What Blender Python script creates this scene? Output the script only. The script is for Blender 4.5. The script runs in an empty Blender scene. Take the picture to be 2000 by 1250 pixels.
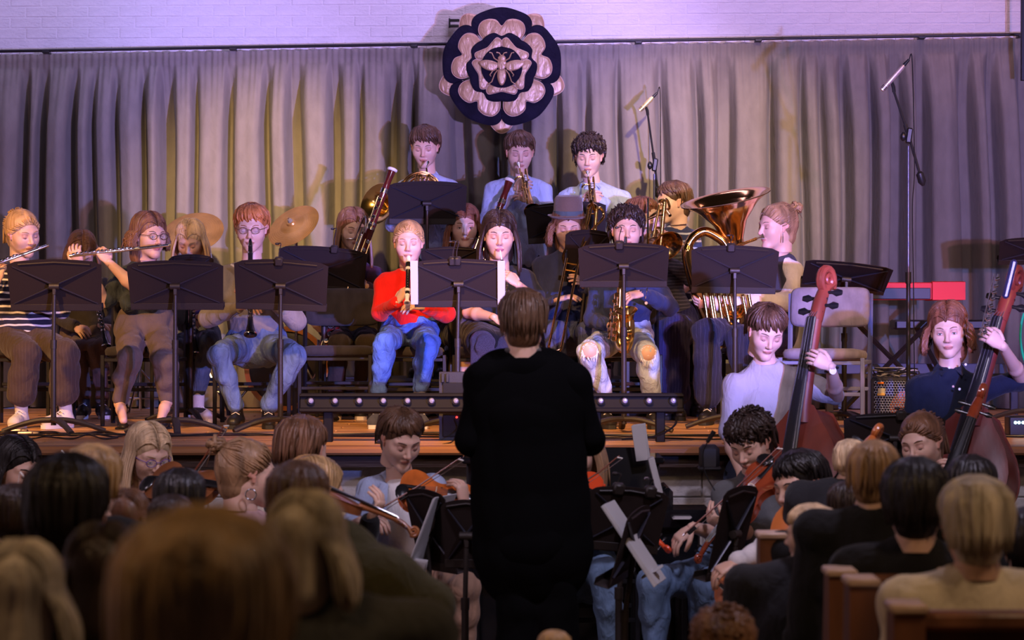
import bpy, math, random
import numpy as np
from mathutils import Vector, Matrix
R = math.radians
random.seed(7)
rng = np.random.default_rng(7)
SC = bpy.context.scene
COL = SC.collection
# ---------------------------------------------------------------- camera
F, CZ, SZ = 5000.0, 1.67, 0.95          # focal length in pixels of the 2000 px frame, eye height, stage height
cam = bpy.data.cameras.new('camera'); camo = bpy.data.objects.new('camera', cam); COL.objects.link(camo)
camo.location = (0, 0, CZ); camo.rotation_euler = (R(90), 0, 0)
cam.sensor_width = 36; cam.lens = 36 * F / 2000; cam.shift_y = -25 / 2000
cam.clip_start = .2; cam.clip_end = 100
cam.dof.use_dof = True; cam.dof.focus_distance = 15.5; cam.dof.aperture_fstop = 4.6
SC.camera = camo
vs = SC.view_settings; vs.view_transform = 'Standard'; vs.look = 'None'; vs.gamma = 1; vs.use_curve_mapping = False
vs.exposure = 0.12
# ---------------------------------------------------------------- world and lights
wd = bpy.data.worlds.new('world'); SC.world = wd; wd.use_nodes = True
wd.node_tree.nodes['Background'].inputs[0].default_value = (.45, .33, .40, 1)
wd.node_tree.nodes['Background'].inputs[1].default_value = 0.022
def light(name, kind, loc, target, energy, col, size=.2, angle=50, blend=.5):
    l = bpy.data.lights.new(name, kind); o = bpy.data.objects.new(name, l); COL.objects.link(o)
    o.location = loc; l.energy = energy; l.color = col
    o.rotation_euler = (Vector(target) - Vector(loc)).to_track_quat('-Z', 'Y').to_euler()
    if kind == 'SPOT': l.spot_size = R(angle); l.spot_blend = blend; l.shadow_soft_size = size
    if kind == 'AREA': l.shape = 'DISK'; l.size = size
    return o
for tx, e in ((-2.5, .8), (-.1, 1.1), (2.3, .85)):
    light('blue_stage_lamp', 'SPOT', (3.0 + tx * .03, 6.6, 1.90), (tx, 16.6, 2.50), 3700 * e, (.20, .27, 1.0), .04, 24, .6)
    light('pink_stage_lamp', 'SPOT', (2.8 + tx * .03, 6.6, 2.02), (tx + .1, 16.6, 2.60), 1150 * e, (1.0, .38, .70), .04, 24, .6)
light('warm_spot', 'SPOT', (-1.2, 10.5, 5.9), (-1.75, 18.2, 2.35), 4200, (1.0, .64, .28), .12, 17, 1)
light('warm_spot', 'SPOT', (2.2, 10.5, 5.9), (1.35, 18.2, 2.35), 3400, (1.0, .68, .36), .12, 19, 1)
light('amber_spot', 'SPOT', (-5.0, 9.6, 5.6), (-2.9, 15.6, 1.1), 3000, (1.0, .50, .17), .15, 26, 1)
light('amber_spot', 'SPOT', (-.6, 9.0, 5.9), (-.2, 15.0, .9), 3200, (1.0, .50, .17), .15, 30, 1)
light('amber_spot', 'SPOT', (4.6, 9.6, 5.6), (2.3, 15.4, 1.0), 1900, (1.0, .52, .20), .15, 28, 1)
light('wall_wash_lamp', 'AREA', (0.3, 17.35, 5.2), (0.0, 18.45, 3.9), 36, (.66, .46, 1.0), 1.6)
light('wall_wash_lamp', 'AREA', (-3.2, 17.5, 5.2), (-3.3, 18.6, 3.9), 18, (.55, .50, 1.0), 1.0)
light('wall_wash_lamp', 'AREA', (3.0, 17.2, 5.2), (3.0, 18.3, 3.9), 16, (1.0, .52, .72), 1.2)
light('pit_fill', 'AREA', (1.5, 8.2, 4.4), (-.3, 12.0, 1.0), 95, (.80, .70, 1.0), .4)
light('pit_fill', 'AREA', (-2.6, 7.6, 3.6), (-1.6, 12.0, 1.1), 45, (.95, .72, .95), .4)  # added fill from the left, brightens the dim faces in the pit
light('house_lamp', 'AREA', (-1.8, 3.4, 4.3), (-0.6, 5.6, 1.2), 22, (1.0, .60, .30), .8)
light('house_lamp', 'AREA', (2.6, 4.4, 4.2), (1.4, 7.0, 1.0), 34, (1.0, .66, .40), .8)

# ---------------------------------------------------------------- helpers
def W(px, py, Y): return Vector(((px - 1000) * Y / F, Y, CZ + (600 - py) * Y / F))
def V3(*a): return Vector(a)
def nodes(m):
    nt = m.node_tree; return nt, nt.nodes, nt.links
MATS = {}
def mat(name, col, rough=.6, metal=0, bump=0, bscale=40, stretch=(1, 1, 1), var=0, vscale=6, fine=0, emit=0, spec=.5, sheen=0, trans=0, alpha=1):
    if name in MATS: return MATS[name]
    m = bpy.data.materials.new(name); m.use_nodes = True; nt, N, L = nodes(m)
    b = N['Principled BSDF']; b.inputs['Base Color'].default_value = (*col, 1); b.inputs['Roughness'].default_value = rough
    b.inputs['Metallic'].default_value = metal; b.inputs['Specular IOR Level'].default_value = spec
    if sheen: b.inputs['Sheen Weight'].default_value = sheen
    if alpha < 1: b.inputs['Alpha'].default_value = alpha
    if trans: b.inputs['Transmission Weight'].default_value = trans
    if emit: b.inputs['Emission Color'].default_value = (*col, 1); b.inputs['Emission Strength'].default_value = emit
    tc = N.new('ShaderNodeTexCoord'); mp = N.new('ShaderNodeMapping'); mp.inputs['Scale'].default_value = stretch
    L.new(tc.outputs['Object'], mp.inputs['Vector'])
    last = None
    if bump:
        n = N.new('ShaderNodeTexNoise'); n.inputs['Scale'].default_value = bscale; n.inputs['Detail'].default_value = 4; n.inputs['Distortion'].default_value = .6
        L.new(mp.outputs[0], n.inputs['Vector']); bp = N.new('ShaderNodeBump'); bp.inputs['Strength'].default_value = bump; bp.inputs['Distance'].default_value = .02
        L.new(n.outputs[0], bp.inputs['Height']); last = bp
    if fine:
        n = N.new('ShaderNodeTexNoise'); n.inputs['Scale'].default_value = 350
        L.new(tc.outputs['Object'], n.inputs['Vector']); bp = N.new('ShaderNodeBump'); bp.inputs['Strength'].default_value = fine; bp.inputs['Distance'].default_value = .002
        L.new(n.outputs[0], bp.inputs['Height'])
        if last: L.new(last.outputs[0], bp.inputs['Normal'])
        last = bp
    if last: L.new(last.outputs[0], b.inputs['Normal'])
    if var:
        n = N.new('ShaderNodeTexNoise'); n.inputs['Scale'].default_value = vscale; n.inputs['Detail'].default_value = 5
        L.new(mp.outputs[0], n.inputs['Vector']); mx = N.new('ShaderNodeMix'); mx.data_type = 'RGBA'
        rp = N.new('ShaderNodeValToRGB'); rp.color_ramp.elements[0].position = .35; rp.color_ramp.elements[1].position = .68
        L.new(n.outputs[0], rp.inputs[0]); L.new(rp.outputs[0], mx.inputs['Factor'])
        mx.inputs['A'].default_value = (*[c * (1 - var) for c in col], 1); mx.inputs['B'].default_value = (*[min(1, c * (1 + var)) for c in col], 1)
        L.new(mx.outputs['Result'], b.inputs['Base Color'])
    MATS[name] = m; return m
def cloth(name, col, rough=.9, bump=.5, var=.12): return mat(name, col, rough, 0, bump * 1.3, 20, (1, 1, .5), var, 14, .25, spec=.2, sheen=.1)
def stripe(name, ca, cb, period, duty, axis=2, rough=.9):
    """cloth with woven stripes across one object axis"""
    if name in MATS: return MATS[name]
    m = cloth(name, ca, rough); nt, N, L = nodes(m); b = N['Principled BSDF']
    tc = [n for n in N if n.bl_idname == 'ShaderNodeTexCoord'][0]
    nz = N.new('ShaderNodeTexNoise'); nz.inputs['Scale'].default_value = 5; L.new(tc.outputs['Object'], nz.inputs['Vector'])
    sp = N.new('ShaderNodeSeparateXYZ'); L.new(tc.outputs['Object'], sp.inputs[0])
    ad = N.new('ShaderNodeMath'); ad.operation = 'MULTIPLY_ADD'; L.new(nz.outputs[0], ad.inputs[0]); ad.inputs[1].default_value = .05; L.new(sp.outputs[axis], ad.inputs[2])
    dv = N.new('ShaderNodeMath'); dv.operation = 'DIVIDE'; L.new(ad.outputs[0], dv.inputs[0]); dv.inputs[1].default_value = period
    fr = N.new('ShaderNodeMath'); fr.operation = 'FRACT'; L.new(dv.outputs[0], fr.inputs[0])
    gt = N.new('ShaderNodeMath'); gt.operation = 'GREATER_THAN'; L.new(fr.outputs[0], gt.inputs[0]); gt.inputs[1].default_value = 1 - duty
    mx = N.new('ShaderNodeMix'); mx.data_type = 'RGBA'; L.new(gt.outputs[0], mx.inputs['Factor'])
    mx.inputs['A'].default_value = (*ca, 1); mx.inputs['B'].default_value = (*cb, 1); L.new(mx.outputs['Result'], b.inputs['Base Color'])
    return m
def vmat(name, rough=.5, sss=0):
    m = bpy.data.materials.new(name); m.use_nodes = True; nt, N, L = nodes(m); b = N['Principled BSDF']
    a = N.new('ShaderNodeVertexColor'); a.layer_name = 'Col'; L.new(a.outputs[0], b.inputs['Base Color']); b.inputs['Roughness'].default_value = rough
    n = N.new('ShaderNodeTexNoise'); n.inputs['Scale'].default_value = 260; tc = N.new('ShaderNodeTexCoord'); L.new(tc.outputs['Object'], n.inputs['Vector'])
    bp = N.new('ShaderNodeBump'); bp.inputs['Strength'].default_value = .08; bp.inputs['Distance'].default_value = .003; L.new(n.outputs[0], bp.inputs['Height']); L.new(bp.outputs[0], b.inputs['Normal'])
    if sss: b.inputs['Subsurface Weight'].default_value = sss; b.inputs['Subsurface Scale'].default_value = .01
    return m

def orth(d):
    d = Vector(d).normalized(); a = Vector((0, 0, 1)) if abs(d.z) < .9 else Vector((1, 0, 0))
    u = a.cross(d).normalized(); return u, d.cross(u)
def org(p):
    o = Vector((0, 0, 0))
    while p: o = o + p.location; p = p.parent
    return o
def tag(o, label=None, cat=None, group=None, kind=None):
    for k, v in (('label', label), ('category', cat), ('group', group), ('kind', kind)):
        if v: o[k] = v
    return o
def thing(name, label, cat, loc=(0, 0, 0), group=None):
    o = bpy.data.objects.new(name, None); COL.objects.link(o); o.location = loc; o.empty_display_size = .1
    return tag(o, label, cat, group)
class MB:
    def __init__(s): s.v = []; s.f = []; s.c = []; s.n = 0; s.col = None
    def add(s, V, Fs, col=None):
        V = np.asarray(V, float).reshape(-1, 3); s.v.append(V); n = s.n
        s.f.extend([[i + n for i in f] for f in (Fs.tolist() if isinstance(Fs, np.ndarray) else Fs)]); s.n += len(V)
        if col is not None and np.ndim(col) == 2: s.c.append(np.asarray(col))
        else: s.c.append(np.tile(np.array(col if col is not None else (s.col or (1, 1, 1)), float), (len(V), 1)))
        return s
    def box(s, c, size, rot=None, bev=.004, col=None):
        hx, hy, hz = [x / 2 for x in size]; b = min(bev, hx * .8, hy * .8, hz * .8); V = []
        for sx in (-1, 1):
            for sy in (-1, 1):
                for sz in (-1, 1):
                    V += [(sx * hx, sy * (hy - b), sz * (hz - b)), (sx * (hx - b), sy * hy, sz * (hz - b)), (sx * (hx - b), sy * (hy - b), sz * hz)]
        I = lambda x, y, z, k: ((x * 2 + y) * 2 + z) * 3 + k
        Fs = []
        for x in (0, 1): Fs.append([I(x, 0, 0, 0), I(x, 1, 0, 0), I(x, 1, 1, 0), I(x, 0, 1, 0)][::1 if x else -1])
        for y in (0, 1): Fs.append([I(0, y, 0, 1), I(1, y, 0, 1), I(1, y, 1, 1), I(0, y, 1, 1)][::-1 if y else 1])
        for z in (0, 1): Fs.append([I(0, 0, z, 2), I(1, 0, z, 2), I(1, 1, z, 2), I(0, 1, z, 2)][::1 if z else -1])
        for p in (0, 1):
            for q in (0, 1):
                e = [[I(p, q, 0, 0), I(p, q, 1, 0), I(p, q, 1, 1), I(p, q, 0, 1)], [I(p, 0, q, 0), I(p, 1, q, 0), I(p, 1, q, 2), I(p, 0, q, 2)], [I(0, p, q, 1), I(1, p, q, 1), I(1, p, q, 2), I(0, p, q, 2)]]
                sg = 1 if p == q else -1
                Fs.append(e[0][::sg * -1]); Fs.append(e[1][::sg]); Fs.append(e[2][::-sg])
        for x in (0, 1):
            for y in (0, 1):
                for z in (0, 1): Fs.append([I(x, y, z, 0), I(x, y, z, 1), I(x, y, z, 2)][::1 if (x + y + z) % 2 else -1])
        V = np.array(V)
        if rot is not None: V = V @ np.array(rot.to_3x3() if hasattr(rot, 'to_3x3') else rot).T
        return s.add(V + np.array(c), Fs, col)
    def tube(s, P, r, n=8, cap=True, flat=None, up=None, col=None, ring=False):
        P = [Vector(p) for p in P]; m = len(P); r = [r] * m if np.isscalar(r) else list(r)
        T = []
        for i in range(m):
            if ring: t = P[(i + 1) % m] - P[i - 1]
            else: t = P[min(i + 1, m - 1)] - P[max(i - 1, 0)]
            T.append(t.normalized() if t.length > 1e-9 else Vector((0, 0, 1)))
        if up is not None:
            u = Vector(up); u = (u - T[0] * u.dot(T[0])); u = u.normalized() if u.length > 1e-6 else orth(T[0])[0]
        else: u = orth(T[0])[0]
        V = []
        for i in range(m):
            u = u - T[i] * u.dot(T[i]); u = u.normalized() if u.length > 1e-9 else orth(T[i])[0]; w = T[i].cross(u)
            fl = 1 if flat is None else (flat if np.isscalar(flat) else flat[i])
            for k in range(n):
                a = 2 * math.pi * k / n; V.append(P[i] + u * (math.cos(a) * r[i]) + w * (math.sin(a) * r[i] * fl))
        Fs = [[i * n + k, i * n + (k + 1) % n, ((i + 1) % m) * n + (k + 1) % n, ((i + 1) % m) * n + k] for i in range(m if ring else m - 1) for k in range(n)]
        if cap and not ring: Fs.append(list(range(n))[::-1]); Fs.append([(m - 1) * n + k for k in range(n)])
        return s.add([tuple(v) for v in V], Fs, col)
    def lathe(s, prof, o, d, n=20, col=None, u=None):
        o = Vector(o); d = Vector(d).normalized(); a, b = orth(d); V = []; m = len(prof)
        for r, z in prof:
            for k in range(n):
                t = 2 * math.pi * k / n; V.append(o + d * z + (a * math.cos(t) + b * math.sin(t)) * max(r, 1e-5))
        Fs = [[i * n + k, i * n + (k + 1) % n, (i + 1) * n + (k + 1) % n, (i + 1) * n + k] for i in range(m - 1) for k in range(n)]
        return s.add([tuple(v) for v in V], Fs, col)
    def ball(s, c, r, n=10, m=6, col=None, rot=None):
        r = (r, r, r) if np.isscalar(r) else r; V = []
        for i in range(m + 1):
            p = math.pi * i / m
            for k in range(n):
                t = 2 * math.pi * k / n; V.append((r[0] * math.sin(p) * math.cos(t), r[1] * math.sin(p) * math.sin(t), -r[2] * math.cos(p)))
        V = np.array(V)
        if rot is not None: V = V @ np.array(rot.to_3x3()).T
        Fs = [[i * n + k, i * n + (k + 1) % n, (i + 1) * n + (k + 1) % n, (i + 1) * n + k] for i in range(m) for k in range(n)]
        return s.add(V + np.array(c), Fs, col)
    def prism(s, poly, o, u, v, w, t, col=None):
        """outline poly (2D) in plane o,u,v extruded by t along w"""
        o, u, v, w = Vector(o), Vector(u), Vector(v), Vector(w); n = len(poly)
        V = [tuple(o + u * a + v * b) for a, b in poly] + [tuple(o + u * a + v * b + w * t) for a, b in poly]
        Fs = [list(range(n))[::-1], list(range(n, 2 * n))] + [[k, (k + 1) % n, n + (k + 1) % n, n + k] for k in range(n)]
        return s.add(V, Fs, col)
    def build(s, name, m, parent=None, label=None, sharp=40, loc=None, vcol=False):
        me = bpy.data.meshes.new(name); V = np.concatenate(s.v)
        base = org(parent) if parent else (Vector(loc) if loc is not None else Vector((0, 0, 0)))
        V = V - np.array(base); me.from_pydata(V.tolist(), [], s.f); me.validate()
        me.polygons.foreach_set('use_smooth', [True] * len(me.polygons))
        if sharp < 170: me.set_sharp_from_angle(angle=R(sharp))
        if vcol:
            ca = me.color_attributes.new('Col', 'FLOAT_COLOR', 'POINT'); C = np.concatenate(s.c); C = np.hstack([C, np.ones((len(C), 1))])
            ca.data.foreach_set('color', C.astype(np.float32).ravel())
        me.materials.append(m); me.update()
        o = bpy.data.objects.new(name, me); COL.objects.link(o)
        if parent: o.parent = parent
        elif loc is not None: o.location = loc
        if label: o['label'] = label
        return o
def arc(c, u, v, r, a0, a1, n=12):
    c, u, v = Vector(c), Vector(u), Vector(v); r2 = r if np.isscalar(r) else r[1]; r1 = r if np.isscalar(r) else r[0]
    return [c + u * (r1 * math.cos(R(a0 + (a1 - a0) * i / n))) + v * (r2 * math.sin(R(a0 + (a1 - a0) * i / n))) for i in range(n + 1)]
def spline(P, k=6):
    P = [Vector(p) for p in P]; Q = [P[0] * 2 - P[1]] + P + [P[-1] * 2 - P[-2]]; out = []
    for i in range(1, len(Q) - 2):
        for j in range(k):
            t = j / k; a, b, c, d = Q[i - 1:i + 3]
            out.append(.5 * ((2 * b) + (c - a) * t + (2 * a - 5 * b + 4 * c - d) * t * t + (3 * b - a - 3 * c + d) * t ** 3))
    return out + [P[-1]]

# signed distance fields turned into one continuous surface
class SDF:
    def __init__(s, h): s.h = h; s.p = []
    def cone(s, a, b, ra, rb, k=.03, flat=1, ax=None, cut=False): s.p.append(('c', np.array(a, float), np.array(b, float), ra, rb, k, flat, None if ax is None else np.array(ax, float), cut)); return s
    def ell(s, c, r, k=.03, rot=None, cut=False): s.p.append(('e', np.array(c, float), np.array(r, float), k, None if rot is None else np.array(rot.to_3x3()), cut)); return s
    def mesh(s, wr=0, wf=30, seed=0):
        h = s.h; lo = np.full(3, 1e9); hi = -lo; bb = []
        for p in s.p:
            if p[0] == 'c': r = max(p[3], p[4]); l = np.minimum(p[1], p[2]) - r; u = np.maximum(p[1], p[2]) + r; k = p[5]
            else: r = p[2] if p[4] is None else np.full(3, p[2].max()); l = p[1] - r; u = p[1] + r; k = p[3]
            bb.append((l - k - 2 * h, u + k + 2 * h))
            if not p[-1]: lo = np.minimum(lo, l - 3 * h); hi = np.maximum(hi, u + 3 * h)
        n = np.ceil((hi - lo) / h).astype(int) + 1; D = np.full(n, .3, np.float32)
        G = [(lo[i] + h * np.arange(n[i])).astype(np.float32) for i in range(3)]
        for p, (l, u) in zip(s.p, bb):
            i0 = np.clip(np.floor((l - lo) / h).astype(int), 0, n - 1); i1 = np.clip(np.ceil((u - lo) / h).astype(int) + 1, 1, n)
            X = G[0][i0[0]:i1[0], None, None]; Yy = G[1][None, i0[1]:i1[1], None]; Z = G[2][None, None, i0[2]:i1[2]]
            sl = tuple(slice(i0[j], i1[j]) for j in range(3))
            if p[0] == 'c':
                _, a, b, ra, rb, k, flat, ax, cut = p; ba = b - a; L2 = max(ba @ ba, 1e-9)
                x, y, z = X - a[0], Yy - a[1], Z - a[2]
                t = np.clip((x * ba[0] + y * ba[1] + z * ba[2]) / L2, 0, 1); x = x - t * ba[0]; y = y - t * ba[1]; z = z - t * ba[2]
                q = x * x + y * y + z * z
                if flat != 1: dt = x * ax[0] + y * ax[1] + z * ax[2]; q = q + dt * dt * (1 / flat ** 2 - 1)
                d = np.sqrt(q) - (ra + (rb - ra) * t)
                if flat != 1: d = d * (.5 + .5 * flat)
            else:
                _, c, r, k, rot, cut = p; x, y, z = X - c[0], Yy - c[1], Z - c[2]
                if rot is not None: x, y, z = [x * rot[0, i] + y * rot[1, i] + z * rot[2, i] for i in range(3)]
                q = np.sqrt((x / r[0]) ** 2 + (y / r[1]) ** 2 + (z / r[2]) ** 2) + 1e-6
                q2 = np.sqrt((x / r[0] ** 2) ** 2 + (y / r[1] ** 2) ** 2 + (z / r[2] ** 2) ** 2) + 1e-6
                d = q * (q - 1) / q2
            A = D[sl]
            if cut:
                hh = np.clip(.5 - .5 * (A + d) / k, 0, 1); D[sl] = A + (-d - A) * hh + k * hh * (1 - hh)
            else:
                hh = np.clip(.5 + .5 * (A - d) / k, 0, 1); D[sl] = A + (d - A) * hh - k * hh * (1 - hh)
        if wr:
            m = np.nonzero(np.abs(D) < wr * 3 + h); q = np.random.default_rng(seed)
            x, y, z = [G[i][m[i]] for i in range(3)]; tot = 0
            for j in range(3):
                k1 = q.normal(size=3) * wf * np.array([1, 1, .6]); k2 = q.normal(size=3) * wf * .6; ph = q.uniform(0, 6)
                tot = tot + 1 - 2 * np.abs(np.sin(.5 * (k1[0] * x + k1[1] * y + k1[2] * z + 1.6 * np.sin(k2[0] * x + k2[1] * y + k2[2] * z + ph))))
            D[m] += (wr * .6 * tot).astype(np.float32)
        S = D < 0; a, b, c = S.shape; cnt = np.zeros((a - 1, b - 1, c - 1), np.int8)
        for i in (0, 1):
            for j in (0, 1):
                for k in (0, 1): cnt += S[i:a - 1 + i, j:b - 1 + j, k:c - 1 + k]
        act = (cnt > 0) & (cnt < 8); idx = np.argwhere(act); vid = np.full(act.shape, -1); vid[act] = np.arange(len(idx))
        P = np.zeros((len(idx), 3)); wt = np.zeros(len(idx)); cs = [(i, j, k) for i in (0, 1) for j in (0, 1) for k in (0, 1)]
        val = {q: D[idx[:, 0] + q[0], idx[:, 1] + q[1], idx[:, 2] + q[2]] for q in cs}
        for q in cs:
            for ax in range(3):
                if q[ax]: continue
                q2 = tuple(q[i] + (i == ax) for i in range(3)); da, db = val[q], val[q2]; m = (da < 0) != (db < 0)
                t = da[m] / (da[m] - db[m]); pt = np.tile(np.array(q, float), (m.sum(), 1)); pt[:, ax] += t; P[m] += pt; wt[m] += 1
        V = lo + h * (idx + P / wt[:, None]); Fs = []
        for ax in range(3):
            s0 = np.moveaxis(S, ax, 0); vv = np.moveaxis(vid, ax, 0); e0 = s0[:-1, 1:-1, 1:-1]; e1 = s0[1:, 1:-1, 1:-1]
            m = np.argwhere(e0 != e1); i, j, k = m[:, 0], m[:, 1] + 1, m[:, 2] + 1
            q = np.stack([vv[i, j - 1, k - 1], vv[i, j, k - 1], vv[i, j, k], vv[i, j - 1, k]], 1)
            fl = e0[e0 != e1]
            if ax == 1: fl = ~fl
            q[~fl] = q[~fl][:, ::-1]; Fs.append(q)
        return V, np.concatenate(Fs)
def Rz(a): return Matrix.Rotation(R(a), 3, 'Z')
def Rx(a): return Matrix.Rotation(R(a), 3, 'X')
def Ry(a): return Matrix.Rotation(R(a), 3, 'Y')
# ---------------------------------------------------------------- people
def head_template():
    s = SDF(.0036)
    s.ell((0, .014, .036), (.0745, .092, .082), .01).ell((0, -.018, -.028), (.060, .066, .076), .04)
    s.cone((-.041, .004, -.045), (-.012, -.058, -.094), .016, .014, .03).cone((.041, .004, -.045), (.012, -.058, -.094), .016, .015, .03)
    s.ell((0, -.070, -.096), (.018, .015, .015), .02)
    for x in (-1, 1):
        s.ell((x * .037, -.052, -.024), (.020, .020, .020), .04)
        s.cone((x * .012, -.080, .023), (x * .046, -.064, .022), .007, .006, .020)
        s.ell((x * .031, -.095, .001), (.015, .012, .010), .016, cut=True)
        s.ell((x * .031, -.0715, .001), (.0135, .0125, .0115), .003)
        s.cone((x * .0755, -.002, .012), (x * .079, .010, .006), .013, .016, .004, .45, (1, -.4, 0)).cone((x * .0755, -.002, -.008), (x * .074, -.004, -.022), .010, .008, .006, .5, (1, -.3, 0))
        s.ell((x * .085, .002, .002), (.005, .008, .014), .005, cut=True)
    s.cone((0, -.082, .012), (0, -.101, -.026), .0065, .0095, .012).ell((0, -.103, -.030), (.0095, .009, .0075), .006)
    for x in (-1, 1): s.ell((x * .0105, -.093, -.034), (.0065, .008, .006), .006)
    s.ell((0, -.079, -.0585), (.021, .0105, .0052), .007).ell((0, -.0775, -.067), (.018, .0105, .0056), .005)
    s.cone((0, .035, -.05), (0, .03, -.14), .052, .052, .03)
    V, Fs = s.mesh(); m = V[:, 2] > -.13
    keep = np.all(m[Fs], axis=1); Fs = Fs[keep]
    used = np.unique(Fs); mp = np.full(len(V), -1); mp[used] = np.arange(len(used)); return V[used], mp[Fs]
HV, HF = head_template()
def hair_cap():
    s = SDF(.006); s.ell((0, .020, .042), (.084, .100, .086), .01).cone((0, .05, .0), (0, .05, -.045), .072, .060, .03)
    s.ell((0, -.098, -.030), (.092, .082, .092), .012, cut=True).ell((.085, -.04, -.05), (.030, .05, .055), .01, cut=True).ell((-.085, -.04, -.05), (.030, .05, .055), .01, cut=True)
    return s.mesh()
CV, CF = hair_cap()
def hair_cap_long():
    s = SDF(.0075); s.ell((0, .022, .042), (.088, .102, .087), .01).cone((0, .045, .02), (0, .055, -.10), .080, .075, .03)
    s.ell((0, -.105, -.035), (.090, .082, .094), .012, cut=True).ell((0, -.06, -.11), (.062, .10, .08), .01, cut=True)
    return s.mesh()
LV, LF = hair_cap_long()
SKIN = {'fair': (.80, .55, .44), 'light': (.72, .46, .34), 'tan': (.60, .36, .25), 'olive': (.50, .29, .19)}
BODY = vmat('skin', .48, .12)
def hairmat(name, col):
    key = 'hair_' + name
    if key in MATS: return MATS[key]
    m = mat(key, col, .42, 0, .9, 26, (1, 1, .12), .38, 22, spec=.45); return m
HC = {'ginger': (.48, .17, .045), 'brown': (.105, .052, .026), 'dark': (.035, .020, .014), 'black': (.012, .009, .008), 'blonde': (.74, .52, .30), 'dirty': (.34, .20, .10), 'auburn': (.20, .075, .035), 'grey': (.48, .40, .29), 'white': (.60, .52, .42), 'fair': (.50, .31, .13), 'chestnut': (.19, .09, .045)}

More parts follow.
